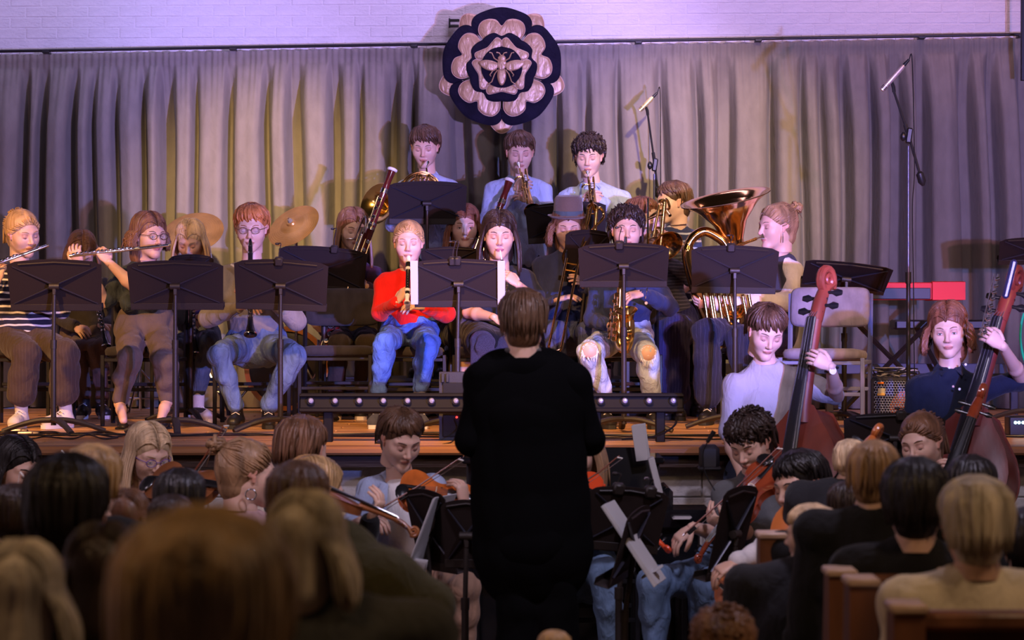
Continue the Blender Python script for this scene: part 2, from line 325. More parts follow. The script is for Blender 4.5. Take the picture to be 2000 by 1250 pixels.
def make_hair(M, o, hc, style, par, s=1.0, lng=.3, seed=0, fringe=.055, wave=.0, body=None, swp=34):
    """cap and tapering locks; style short/curly/long/tied/bun/crop"""
    q = random.Random(seed); mb = MB()
    cv, cf = (LV, LF) if style in ('long', 'wavy', 'bob') else (CV, CF)
    T = lambda P: o + M @ (Vector(P) * s)
    Mn = np.array(M) * s; mb.add(cv @ Mn.T + np.array(o), cf)
    n = {'crop': 90, 'short': 170, 'curly': 230, 'long': 250, 'wavy': 250, 'bob': 230, 'tied': 120, 'bun': 120, 'bald': 60}[style]
    up = M @ Vector((0, 0, 1))
    for i in range(n):
        az = i / n * 360 - 180 + q.uniform(-6, 6); a = abs(az)
        zend = fringe + .012 + q.uniform(-.020, .014) if a < 52 else (fringe + .005 - (a - 52) / 33 * (fringe - .022) if a < 85 else (.022 - (a - 85) / 45 * .075 if a < 130 else -.05)) - q.uniform(0, .014)
        if style == 'bald' and q.random() < .1: continue
        if style in ('tied', 'bun'): # swept back from the hairline to the knot
            th0 = (a - 20) / 160; P = []
            sx = math.sin(R(az)); x0 = .080 * sx; z0 = .075 - .11 * min(1, a / 110); y0 = -.070 * math.cos(R(az)) + .01
            kn = Vector((0, .118, .045 if style == 'tied' else .09))
            for t in (0, .25, .5, .75, 1):
                p = Vector((x0, y0, z0)).lerp(kn, t); c = Vector((0, .02, .042)); d = p - c
                e = math.sqrt((d.x / .088) ** 2 + (d.y / .104) ** 2 + (d.z / .090) ** 2)
                if e > 1e-3 and t < 1: p = c + d / e
                P.append(T(p))
            mb.tube(P, [.003, .008, .009, .008, .004], 5, flat=.5); continue
        if style in ('long', 'wavy', 'bob'):                           # parted in the middle, falling over the ears
            sg = 1 if i % 2 else -1; y0 = -.088 + .185 * ((i * .618) % 1); lay = q.uniform(.98, 1.05); P = []; fr_ = max(0, (-.02 - y0) / .07)
            for j in range(6):
                t = j / 5; th = R(3 + 97 * t); yy = y0 + fr_ * .060 * t ** 1.2; cy = (yy - .020) / .103; k_ = math.sqrt(max(.02, 1 - min(.98, cy * cy)))
                P.append(T((sg * .086 * lay * k_ * math.sin(th) , yy, .042 + .088 * lay * k_ * math.cos(th) + (.004 if 0 < t < .7 else 0))))
            k_ = math.sqrt(max(.02, 1 - min(.98, ((y0 + fr_ * .06 - .02) / .103) ** 2))); L = (lng if style != 'bob' else .085) * q.uniform(.8, 1.08); ph = q.uniform(0, 6); out_ = M @ Vector((sg * .022 * (.4 + k_), .012 if y0 < 0 else .0, 0)); K = 7; b0 = P[-1]
            xt = M @ Vector((sg * .03 * q.uniform(0, 1), 0, 0)) if y0 > .07 else Vector((0, 0, 0))
            for j in range(1, K + 1):
                t = j / K; w = wave * math.sin(t * 9 + ph); P.append(b0 + Vector((w, w * .5, -(L + .05) * t)) + out_ * math.sin(min(1, 1.5 * t) * 1.57) + xt * t)
            mb.tube(P, [.003, .006] + [.0085] * (len(P) - 5) + [.008, .005, .0015], 5, flat=.38, up=M @ Vector((0, 1, 0))); continue
        P = []; steps = 5; r0 = q.uniform(.95, 1.05); tw = q.uniform(-14, 14)
        if style in ('short', 'crop') and a < 75: tw += swp * (1 - a / 150)
        if style == 'curly': tw *= 2.2
        for j in range(steps + 1):
            t = j / steps; z = .128 + (zend - .128) * (t ** 1.15); zz = max(-.99, min(.99, (z - .042) / .088)); rad = math.sqrt(1 - zz * zz) if z > .042 else 1
            rr = rad * (1.0 + .045 * math.sin(3.1 * t) - .02 * t) * r0
            A = R(az + tw * t); px_, py_ = .087 * rr * math.sin(A), .020 - .103 * rr * math.cos(A)
            if z < .02: px_ *= 1 + .1 * z; py_ += .003
            k = .010 if style == 'curly' else .002
            P.append(T((px_ + q.uniform(-k, k), py_ + q.uniform(-k, k), z + q.uniform(-k, k))))
        if style in ('long', 'wavy', 'bob') and a > 38:
            base = P[-1] if a > 60 else T((.082 * (1 if az > 0 else -1), -.045, .0)); L = (lng if style != 'bob' else .08) * q.uniform(.75, 1.05)
            if a <= 60: P = P[:-1] + [base]
            drift = M @ Vector((math.sin(R(az)) * .035, .018 * -math.cos(R(az)), 0)); ph = q.uniform(0, 6); K = 7
            for j in range(1, K + 1):
                t = j / K; w = wave * math.sin(t * 9 + ph)
                P.append(base + Vector((w, w * .5, -L * t)) + drift * min(1, 2 * t) * (1 if style == 'wavy' else .7))
            m = len(P); mb.tube(P, [.004] + [.0095] * (m - 3) + [.006, .0015], 5, flat=.35, up=M @ Vector((math.cos(R(az)), math.sin(R(az)), 0)))
        else:
            w = {'crop': .006, 'short': .0095, 'curly': .011, 'bald': .005}.get(style, .009)
            mb.tube(P, [w * .5, w, w * 1.1, w, w * .8, w * .25], 5, flat=.55 if style != 'curly' else .9)
    if style == 'curly':
        for i in range(120):
            v = Vector((q.gauss(0, 1), q.gauss(.25, 1), abs(q.gauss(.5, .8)))); v.normalize()
            c = Vector((0, .022, .042)) + Vector((v.x * .090, v.y * .106, v.z * .092))
            if c.y < -.05 and c.z < fringe: continue
            P = []; ax = q.uniform(0, 6)
            for j in range(6): P.append(T(c + Vector((math.cos(ax + j * 1.1) * .010, math.sin(ax + j * 1.1) * .010, .012 - j * .005)) + v * .006))
            mb.tube(P, [.002, .005, .006, .006, .005, .002], 4)
    if style == 'bun':
        for i in range(16):
            c = T((0, .125, .100)); u = Vector((q.gauss(0, 1), q.gauss(0, 1), q.gauss(0, 1))).normalized(); v = orth(u)[0]
            mb.tube(arc(c, u, v, q.uniform(.020, .034) * s, 0, 300, 8), .009, 5)
        for i in range(10): 
            b = T((q.uniform(-.07, .07), .10 + q.uniform(-.02, .03), q.uniform(0, .1))); mb.tube([b, b + Vector((q.uniform(-.03, .03), .01, .02)), b + Vector((q.uniform(-.05, .05), .02, -.05))], [.004, .003, .001], 4)
    if style == 'tied':
        b = T((0, .12, .045))
        for i in range(16):
            dx = q.uniform(-.025, .025); P = [b + up * 0, b + M @ Vector((dx, .035, .012)), b + M @ Vector((dx * 1.6, .05, -.05)) , b + M @ Vector((dx * 2, .035, -lng * .5))]
            mb.tube(spline(P, 3), .007, 4)
    mb.build('hair', hc, par, sharp=180)

def make_hand(mb, w, d, nrm, curl=.6, s=1.0, col=(1, 1, 1), side=1, spread=1):
    """palm loft, four bent fingers of unequal length and a thumb from the side of the palm; nrm = the way the palm looks"""
    w = Vector(w); d = Vector(d).normalized(); nrm = Vector(nrm); nrm = (nrm - d * nrm.dot(d)).normalized(); x = d.cross(nrm) * side
    L = .088 * s
    mb.tube([w - d * .02, w + d * .012 * s, w + d * L * .45, w + d * L * .85, w + d * L], [.023 * s, .028 * s, .039 * s, .040 * s, .036 * s], 10, flat=[.75, .6, .42, .36, .3], up=x, col=col)
    for i, (off, ln) in enumerate(((-.030, .86), (-.010, 1.0), (.011, .95), (.030, .76))):
        p = w + d * (L * .93 - abs(off) * .25) + x * off * s; dr = (d + x * off * 2.2 * spread).normalized(); P = [p - dr * .012]; r = [.0088 * s]; c = curl * (1 + .12 * (i - 1.5)); P.append(p); r.append(.0092 * s)
        for seg, a in ((.038, .55), (.026, .85), (.020, .6)):
            ang = c * a * 1.7; dr = (dr * math.cos(ang) + nrm * math.sin(ang)).normalized() if ang else dr
            nrm2 = nrm; p = p + dr * seg * ln * s; P.append(p); r.append((.0085, .0078, .0060)[len(P) - 3] * s)
        mb.tube(P, r, 7, up=x, col=col)
    p = w + d * .022 * s - x * .026 * s; t1 = (d * .75 - x * .62 + nrm * .35).normalized(); t2 = (d * .9 + nrm * (.35 + .5 * curl) - x * .1).normalized(); t3 = (d * .8 + nrm * (.4 + .5 * curl) + x * .25).normalized()
    mb.tube([p - t1 * .01, p + t1 * .018 * s, p + t1 * .040 * s, p + t1 * .040 * s + t2 * .028 * s, p + t1 * .040 * s + t2 * .028 * s + t3 * .022 * s], [.013 * s, .014 * s, .0115 * s, .0105 * s, .007 * s], 8, up=x, col=col)

def shoe(par, ank, toe, s, kind, m_up, m_sole):
    """ank = ankle point, toe = toe tip at floor height of the sole"""
    a, t = Vector(ank), Vector(toe); f = Vector((t.x - a.x, t.y - a.y, 0)); L = .25 * s
    f = f.normalized() if f.length > .02 else Vector((0, -1, 0)); zf = t.z; heel = t - f * L; lat = Vector((-f.y, f.x, 0))
    sd = SDF(.0075)
    if kind == 'heel':
        sd.cone(heel + Vector((0, 0, .055)) + f * .03, t + Vector((0, 0, .02)) - f * .04, .026, .028, .02, .7, (0, 0, 1)).cone(t + Vector((0, 0, .022)) - f * .06, t + Vector((0, 0, .016)) - f * .015, .030, .016, .02, .55, (0, 0, 1))
        sd.cone(a + Vector((0, 0, .03)) , heel + f * .06 + Vector((0, 0, .075)), .001, .001, .005)
    else:
        sd.cone(heel + f * .04 + Vector((0, 0, .045)), t - f * .045 + Vector((0, 0, .036)), .036, .036, .02, .9, (0, 0, 1)).cone(a + Vector((0, 0, .04 if kind == 'high' else 0)), heel + f * .05 + Vector((0, 0, .05)), .042 if kind == 'high' else .038, .037, .03)
        sd.cone(t - f * .10 + Vector((0, 0, .055)), t - f * .05 + Vector((0, 0, .04)), .034, .034, .02)
    V, Fs = sd.mesh(); V[:, 2] = np.maximum(V[:, 2], zf + .002)
    sh = MB().add(V, Fs).build('shoe', m_up, par, sharp=170)
    so = MB(); P = []
    for k in range(20):
        an = 2 * math.pi * k / 20; c, sn = math.cos(an), math.sin(an); wd = (.038 if c > -.2 else .031) + .004 * (c > .3); P.append((L / 2 + (L / 2) * c * (1 if abs(c) < 2 else 1), wd * s * math.copysign(abs(sn) ** .6, sn)))
    so.prism(P, heel, f, lat, Vector((0, 0, 1)), .006 if kind == 'heel' else .024, None).build('sole', m_sole, sh)
    if kind == 'heel': MB().tube([heel + f * .02, heel + f * .025 + Vector((0, 0, .05))], [.006, .014], 8).build('heel', m_up, sh)
    if kind in ('sneaker', 'high'):
        lc = MB()
        for j in range(5 if kind == 'sneaker' else 7):
            c = t - f * (.085 + .020 * j) + Vector((0, 0, .070 + .010 * j)); lc.tube([c - lat * .024 - Vector((0, 0, .008)), c + Vector((0, 0, .006)), c + lat * .024 - Vector((0, 0, .008))], .003, 5)
        lc.build('laces', mat('lace_white', (.8, .77, .7), .8), sh)

ALLHANDS = []
def person(label, Y, h, sh, top, hair, A=None, B=None, hip=None, LA=None, LB=None, skin='light', sc=1.0, sleeve='long', neck='crew',
           pants=None, shoes=None, floor=SZ, glasses=None, lips=None, group=None, handA=None, handB=None, cat='person', vox=.0095, eyes='down',
           skirt=None, cuffs=None, extra=None, wr=.006, build=1.0, shortpants=False, hs=1.16, topname='shirt', hem=None, bust=0):
    """h=(px,py,yaw,pitch,roll[,dy]); sh=((px,py),(px,py)) shoulders image-left, image-right; A,B=(elbow(px,py,dy),wrist(px,py,dy)) ;
    hip=(px,py); LA,LB=(knee(px,py,dy),ankle(px,py,dy),(toe dx,dy)) ; dy is metres from the torso depth Y (minus = nearer)"""
    yaw, pitch, roll = h[2], h[3], h[4]; hd = h[5] if len(h) > 5 else -.05
    H = W(h[0], h[1], Y + hd); M = Rz(yaw) @ Ry(roll) @ Rx(pitch)
    SA, SB = [W(p[0], p[1], Y + (p[2] if len(p) > 2 else 0)) for p in sh]
    nk = (SA + SB) / 2; sw = (SB - SA).length; ax = (SB - SA).normalized(); fr = Vector((ax.y, -ax.x, 0)).normalized()
    if h[2] > 100 or h[2] < -100: fr = -fr
    hp = W(hip[0], hip[1], Y + (hip[2] if len(hip) > 2 else .02)) if hip else nk - Vector((0, 0, .50 * sc))
    root = thing('person', label, cat, (hp.x, hp.y, floor), group)
    J = lambda t: W(t[0], t[1], Y + t[2])
    sk = SKIN[skin]; b = SDF(vox)
    hb = H + M @ Vector((0, .034 * sc * hs, -.055 * sc * hs)); nb = nk.lerp(hb, .42) if not -.001 < (hb - nk).length < .06 else nk.copy()
    b.cone(hb, nb, .050 * sc * hs, .054 * sc * build, .02).cone(nb, nk - Vector((0, 0, .08)), .050 * sc, (.075 if neck == 'wide' or not top else .045) * sc, .03, .75, fr)
    b.cone(SA, nk, .034 * sc, .036 * sc, .04).cone(SB, nk, .034 * sc, .036 * sc, .04).cone(nk - Vector((0, 0, .10)), hp, .080 * sc, .100 * sc, .04, .6, fr)
    arms = []
    for S_, spec, hnd in ((SA, A, handA), (SB, B, handB)):
        if spec is None: arms.append(None); continue
        e, w = J(spec[0]), J(spec[1]); arms.append((S_, e, w, spec, hnd)); fd = (w - e).normalized()
        up_ = 1 if (sleeve == 'none' or not top) else .70; lo_ = 1 if sleeve in ('none', 'short', 'half', 'rolled') or not top else .74; m_ = e.lerp(w, .35)
        b.cone(S_, e, .044 * sc * build * up_, .036 * sc * build * (up_ if sleeve != 'short' else 1), .03).cone(e, m_, .036 * sc * min(1, lo_ if lo_ < 1 else 1), .039 * sc * build * lo_, .02).cone(m_, w, .039 * sc * build * lo_, .024 * sc, .02)
    hv = Vector((ax.x, ax.y, 0)).normalized(); legs = []
    if hip and (LA or LB):
        for sg, spec in ((-1, LA), (1, LB)):
            if spec is None: continue
            hj = hp + hv * (sg * .085 * sc); k, a = J(spec[0]), J(spec[1]); legs.append((hj, k, a, spec))
            if skirt or shortpants or not pants:
                b.cone(hj, k, .075 * sc, .052 * sc, .03).cone(k, k.lerp(a, .35), .052 * sc, .050 * sc, .02).cone(k.lerp(a, .35), a, .050 * sc, .030 * sc, .02)
            else: b.cone(hj, k, .052 * sc, .042 * sc, .03).cone(k, a, .040 * sc, .030 * sc, .02)
            if shoes and shoes[0] == 'heel':
                tp = Vector((a.x, a.y, floor)) + Vector((spec[2][0], spec[2][1], 0)); b.cone(a, a.lerp(tp, .35) + Vector((0, 0, .018)), .034 * sc, .030 * sc, .02).cone(a.lerp(tp, .35) + Vector((0, 0, .018)), a.lerp(tp, .85) + Vector((0, 0, .032)), .031 * sc, .024 * sc, .02)
    bv, bf = b.mesh(); mb = MB(); mb.add(bv, bf, sk)
    # head, coloured by where the lips, ears and cheeks are
    hv_ = HV * hs * sc; C = np.tile(np.array(sk), (len(HV), 1))
    lipc = np.array(lips if lips else (sk[0] * .80, sk[1] * .52, sk[2] * .52))
    m = (((HV[:, 0] / .021) ** 2 + ((HV[:, 2] + .063) / .0090) ** 2) < 1) & (HV[:, 1] < -.072); C[m] = lipc
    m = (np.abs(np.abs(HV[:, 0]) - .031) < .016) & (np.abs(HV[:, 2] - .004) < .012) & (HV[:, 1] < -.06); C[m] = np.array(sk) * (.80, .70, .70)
    m = ((HV[:, 0] / .012) ** 2 + ((HV[:, 2] + .032) / .009) ** 2 < 1) & (HV[:, 1] < -.09); C[m] = np.array(sk) * (1, .86, .84)
    m = np.abs(HV[:, 0]) > .074; C[m] = np.array(sk) * (1, .78, .74)
    mb.add(hv_ @ np.array(M).T + np.array(H), HF, C)
    hcol = HC[hair[0]]; dk = tuple(c * .75 for c in hcol); Ts = lambda *p: H + M @ (Vector(p) * (hs * sc))
    for x in (-1, 1):
        ex = .031
        mb.tube([Ts(x * .013, -.0895, .0215), Ts(x * .028, -.0875, .0275), Ts(x * .043, -.077, .0260), Ts(x * .052, -.066, .020)], [.0018, .0026, .0022, .0008], 5, flat=.7, up=(0, 0, 1), col=dk)
        if eyes == 'down':
            mb.tube([Ts(x * (ex + dx), yy, zz) for dx, yy, zz in ((-.0125, -.0775, -.0035), (-.006, -.0835, -.0065), (0, -.0845, -.0075), (.006, -.0825, -.0062), (.0125, -.0745, -.0025))], [.0004, .0014, .0016, .0014, .0005], 5, col=(.03, .015, .012))
        else:
            mb.ball(Ts(x * ex, -.0790, -.0012), tuple(k_ * sc * hs for k_ in (.0115, .0072, .0046)), 12, 8, (.66, .60, .56), rot=M); mb.ball(Ts(x * ex, -.0822, -.0008), tuple(k_ * sc * hs for k_ in (.0050, .0050, .0046)), 8, 6, (.04, .025, .02), rot=M)
            mb.tube([Ts(x * (ex + dx), yy, zz) for dx, yy, zz in ((-.0125, -.0775, -.0005), (-.006, -.0850, .0028), (0, -.0862, .0036), (.006, -.0840, .0028), (.0125, -.0745, -.0005))], [.0005, .0016, .0018, .0016, .0006], 5, col=(.04, .02, .015))
            mb.tube([Ts(x * (ex + dx), yy, zz) for dx, yy, zz in ((-.011, -.078, -.003), (0, -.0850, -.0060), (.011, -.0755, -.003))], [.0005, .0014, .0005], 5, col=tuple(c * .6 for c in sk))
        mb.ball(Ts(x * .006, -.0985, -.0385), (.0022,) * 3, 6, 4, tuple(c * .25 for c in sk))
    mb.tube([Ts(-.022, -.0795, -.0625), Ts(-.010, -.0885, -.0630), Ts(0, -.0895, -.0622), Ts(.010, -.0885, -.0630), Ts(.022, -.0795, -.0625)], [.0004, .0011, .0012, .0011, .0004], 5, col=tuple(c * .35 for c in lipc))
    for i, ar in enumerate(arms):
        if ar is None: continue
        S_, e, w, spec, hnd = ar
        if hnd == 'none': continue
        hnd = hnd or {}; d = Vector(hnd.get('d', (w - e).normalized())); nr = Vector(hnd.get('n', (0, .5, -.4)))
        make_hand(mb, w, d, nr, hnd.get('curl', .6), sc * hnd.get('s', 1.0), sk, hnd.get('side', -1 if i == 0 else 1))
    mb.build('body', BODY, root, sharp=180, vcol=True)
    # top garment
    if top:
        t = SDF(vox * 1.05); rs = .055 * sc * build
        for S_ in (SA, SB): t.cone(S_ + Vector((0, 0, -.004)), nb - Vector((0, 0, .022)), rs * .92, rs * 1.05, .045)
        t.cone(SA, SB, rs * .86, rs * .86, .04)
        ch = nk - Vector((0, 0, .14 * sc)); ws = nk.lerp(hp, .70); wd = min(sw * .42, .165 * sc) * build
        t.cone(ch - ax * sw * .12, ch + ax * sw * .12, wd * .80, wd * .80, .06, .80, fr).cone(ch, ws, wd, wd * .93, .05, .72, fr).cone(ws, hp + Vector((0, 0, .10)) if not hem else J(hem), wd * .95, wd * 1.05, .05, .78, fr)
        if bust:
            for x in (-1, 1): t.ell(ch + ax * x * .065 * sc + fr * .085 * sc - Vector((0, 0, .02)), (.058 * sc,) * 3, .04)
        t.ell(nb + Vector((0, 0, .030 * sc)) + fr * .022, (.062 * sc, .066 * sc, .046 * sc), .010, cut=True) if neck != 'wide' else t.ell(nk.lerp(nb, .5) + Vector((0, 0, .050 * sc)) + fr * .03, (.098 * sc, .085 * sc, .075 * sc), .012, cut=True)
        for ar in arms:
            if ar is None: continue
            S_, e, w, spec, hnd = ar
            if sleeve == 'none': continue
            if sleeve == 'short': t.cone(S_, S_.lerp(e, .72), .056 * sc * build, .062 * sc * build, .03)
            elif sleeve == 'half': t.cone(S_, S_.lerp(e, .9), .056 * sc * build, .054 * sc * build, .03)
            else:
                f = .45 if sleeve == 'rolled' else .93
                t.cone(S_, e, .053 * sc * build, .047 * sc * build, .035).cone(e, e.lerp(w, f), .048 * sc * build, .037 * sc * build if sleeve != 'rolled' else .046 * sc, .03)
        V, Fs = t.mesh(wr, 26, seed=int(h[0])); g = MB().add(V, Fs).build(topname, top, root, sharp=180)
        if neck in ('collar', 'band'):
            nn = hb.lerp(nb, .80); u = (nb - hb).normalized(); e1 = (ax - u * ax.dot(u)).normalized(); e2 = u.cross(e1)
            if neck == 'band': MB().tube([nb + Vector((0, 0, .0)) + e1 * (.066 * sc * math.cos(R(a))) + e2 * (.068 * sc * math.sin(R(a))) + fr * .008 + Vector((0, 0, -.012 if e2.dot(fr) * math.sin(R(a)) > 0 else .010)) for a in range(0, 360, 24)], .008 * sc, 6, ring=True).build('neckband', top, g, sharp=180)
            else:
                c = MB(); q = fr
                for sg in (-1, 1):
                    P0 = nb - q * .055 * sc + Vector((0, 0, .030)); P1 = nb + ax * sg * .060 * sc + Vector((0, 0, .030)); P2 = nb + q * .062 * sc + ax * sg * .012 + Vector((0, 0, .004)); P3 = nb + q * .085 * sc + ax * sg * .050 - Vector((0, 0, .030)); P4 = nb + ax * sg * .085 * sc - Vector((0, 0, .004)); P5 = nb - q * .075 * sc
                    a_ = [P0, P1, P2]; b_ = [P5, P4, P3]; up = [tuple(p) for p in a_] + [tuple(p) for p in b_]; Vv = up + [tuple(Vector(p) - Vector((0, 0, .004)) + q * .0) for p in up]
                    Fq = [[0, 1, 4, 3], [1, 2, 5, 4]]; Fq += [[x + 6 for x in f][::-1] for f in Fq]; Fq += [[0, 3, 9, 6], [3, 4, 10, 9], [4, 5, 11, 10], [5, 2, 8, 11], [2, 1, 7, 8], [1, 0, 6, 7]]
                    c.add(Vv, Fq)
                c.build('collar', top, g, sharp=60)
        if cuffs or sleeve == 'long':
            for ar in arms:
                if ar is None or sleeve != 'long': continue
                S_, e, w, spec, hnd = ar; p = e.lerp(w, .93); d = (w - e).normalized(); MB().tube([p - d * .02, p + d * .02], [.038 * sc, .034 * sc], 12).build('cuff', cuffs or top, g, sharp=50)
    if pants and legs:
        t = SDF(vox * 1.05); w0 = .13 * sc
        t.cone(hp - hv * .05 * sc, hp + hv * .05 * sc, w0, w0, .05, .9, fr).cone(hp - hv * .04 * sc + Vector((0, 0, .06)), hp + hv * .04 * sc + Vector((0, 0, .06)), w0, w0, .05, .85, fr)
        wide = cuffs == 'wide' or (extra or {}).get('wide', 0)
        for hj, k, a, spec in legs:
            tk = (.088, .066, .060, .044) if not wide else (.092, .080, .082, .088)
            t.cone(hj, k, tk[0] * sc, tk[1] * sc, .035).cone(k, k.lerp(a, .4), tk[1] * sc, tk[2] * sc, .02).cone(k.lerp(a, .4), k.lerp(a, (extra or {}).get('crop', .95)), tk[2] * sc, tk[3] * sc, .02)
        V, Fs = t.mesh(wr * (.8 if wide else 1.4), 34, seed=int(h[1]) + 5); MB().add(V, Fs).build('trousers', pants, root, sharp=180)
    if skirt and legs:
        t = SDF(vox * 1.05); t.cone(hp - hv * .06, hp + hv * .06, .12 * sc, .12 * sc, .05)
        for hj, k, a, spec in legs: t.cone(hj, hj.lerp(k, .85), .100 * sc, .095 * sc, .06)
        V, Fs = t.mesh(wr, 24, seed=3); MB().add(V, Fs).build('skirt', skirt, root, sharp=180)
    if shoes:
        for hj, k, a, spec in legs:
            fz = spec[3] if len(spec) > 3 else floor; tp = Vector((a.x, a.y, fz)) + Vector((spec[2][0], spec[2][1], 0)); shoe(root, a, tp, sc, shoes[0], shoes[1], shoes[2])
    ho = hair[2] if len(hair) > 2 else {}
    if hair[1] != 'none': make_hair(M, H, hairmat(hair[0], hcol), hair[1], root, sc * hs * 1.0, seed=int(h[0]), **ho)
    if glasses:
        gm = mat('spectacle_' + glasses[0], glasses[1], .3); g = MB()
        for x in (-1, 1):
            g.tube([Ts(x * .031 + .0215 * math.cos(t) , -.099 + abs(.0215 * math.cos(t)) * .0 + (.004 if x * math.cos(t) > 0 else 0), .002 + .0165 * math.sin(t)) for t in [k * math.pi / 8 for k in range(16)]], .0018, 5, ring=True)
            g.tube([Ts(x * .052, -.095, .006), Ts(x * .074, -.06, .008), Ts(x * .080, .0, .006)], .0018, 5)
        g.tube([Ts(-.010, -.100, .006), Ts(0, -.104, .008), Ts(.010, -.100, .006)], .0018, 5); fg = g.build('glasses', gm, root, sharp=180)
        for x in (-1, 1): MB().lathe([(0, .0008), (.020, 0), (0, -.0008)], Ts(x * .031, -.0985, .002), M @ Vector((0, 1, 0)), 14).build('lens', mat('lens_glass', (.95, .95, 1), .05, alpha=.12), fg, sharp=180)
    root['_h'] = 0; del root['_h']
    return dict(root=root, H=H, M=M, T=Ts, hp=hp, nk=nk, fr=fr, ax=ax, arms=arms)
# ---------------------------------------------------------------- the setting
def YW(x): return 18.3 - .045 * x                                   # the back wall runs at a slight angle
def on_wall(px, py, off=0):
    x = 0
    for _ in range(4): y = YW(x) - off; x = (px - 1000) * y / F
    return W(px, py, y)
paint = mat('white_wall_paint', (.70, .66, .64), .75, 0, .35, 30, (1, 1, 2), .06, 5)
blockm = mat('painted_block', (.62, .60, .57), .7, 0, .5, 25, (1, 1, 1), .10, 7)
woodf = mat('stage_board_wood', (.42, .20, .075), .38, 0, .12, 30, (.15, 3, 3), .30, 9)
darkw = mat('dark_stained_fascia', (.045, .020, .012), .5, 0, .2, 20, (.2, 3, 3), .3, 8)
def struct(name, mb, m, parent=None, sharp=30):
    o = mb.build(name, m, parent, sharp=sharp)
    if not parent: o['kind'] = 'structure'
    return o
fl = struct('floor', MB().box((0, 8.5, -.05), (16, 20, .1)), mat('hall_floor_wood', (.16, .09, .045), .5, 0, .1, 12, (.3, 3, 3), .3, 6))
ROT = Rz(math.degrees(math.atan(-.045)))
wb = struct('wall_back', MB().box((0, YW(0) + .28, 2.6), (11, .24, 5.4), ROT, .001), paint)
struct('wall_left', MB().box((-5.6, 9, 2.6), (.2, 19.5, 5.4), None, .001), paint); struct('wall_right', MB().box((5.6, 9, 2.6), (.2, 19.5, 5.4), None, .001), paint)
# painted bricks above the curtain
bmesh_brick = None
for r in range(9):
    for c in range(-19, 20):
        x = c * .228 + (.114 if r % 2 else 0); z = 3.66 + r * .078
        if abs(x) > 4.25: continue
        p = (x, YW(x) + .1675 + random.uniform(-.0012, .0012), z)
        if bmesh_brick is None: bmesh_brick = MB().box((0, 0, 0), (.222, .02, .072), ROT, .004).build('brick', paint, wb, sharp=30); bmesh_brick.data.transform(Matrix.Identity(4)); o = bmesh_brick
        else: o = bmesh_brick.copy(); COL.objects.link(o); o.parent = wb
        o.location = p
# the stage: deck frame, boards, fascia, block front
SF = 13.3
dk = struct('trim_stage_deck', MB().box((0, (SF + 18.5) / 2 + .05, SZ - .065), (10.9, 18.5 - SF, .07), None, .002), darkw)
dk.name = 'trim_1'
pl = None; wrow = .148; q = random.Random(3)
PLM = [mat('stage_board_wood_%d' % i, c, .36, 0, .12, 26, (.12, 3, 3), .28, 8) for i, c in enumerate(((.56, .29, .11), (.47, .23, .085), (.62, .33, .13)))]
bases = [MB().box((0, 0, 0), (2.17, wrow - .004, .022), None, .002).build('plank', PLM[i], dk, sharp=30) for i in range(3)]; first = [True] * 3
for r in range(33):
    for c in range(-3, 4):
        x = c * 2.18 + (r * .73) % 2.18 - .7; i = q.randrange(3)
        if abs(x) > 5.0: continue
        if first[i]: o = bases[i]; first[i] = False
        else: o = bases[i].copy(); COL.objects.link(o); o.parent = dk
        o.location = (x, SF + .06 + wrow * (r + .5), SZ - .0125 + q.uniform(-.0008, .0008))
struct('trim_2', MB().box((0, SF - .015, SZ - .022), (10.9, .15, .044), None, .012), mat('stage_nosing_wood', (.34, .15, .06), .4, 0, .1, 20, (.15, 3, 3), .25, 8))
struct('trim_3', MB().box((0, SF + .02, SZ - .077), (10.9, .05, .075), None, .004), darkw)
wf = struct('wall_front', MB().box((0, SF + .27, .42), (10.9, .20, .84), None, .002), mat('mortar', (.5, .47, .46)))
blk = None
for r in range(5):
    for c in range(-13, 14):
        x = c * .40 + (.2 if r % 2 else 0)
        if abs(x) > 5.2: continue
        if blk is None: blk = MB().box((0, 0, 0), (.393, .02, .162), None, .005).build('block', blockm, wf, sharp=30); o = blk
        else: o = blk.copy(); COL.objects.link(o); o.parent = wf
        o.location = (x, SF + .163, .084 + r * .168)
# low riser under the brass
struct('trim_4', MB().box((-.05, 17.45, SZ + .12), (2.6, 1.0, .24), None, .01), mat('riser_black', (.02, .02, .022), .8))
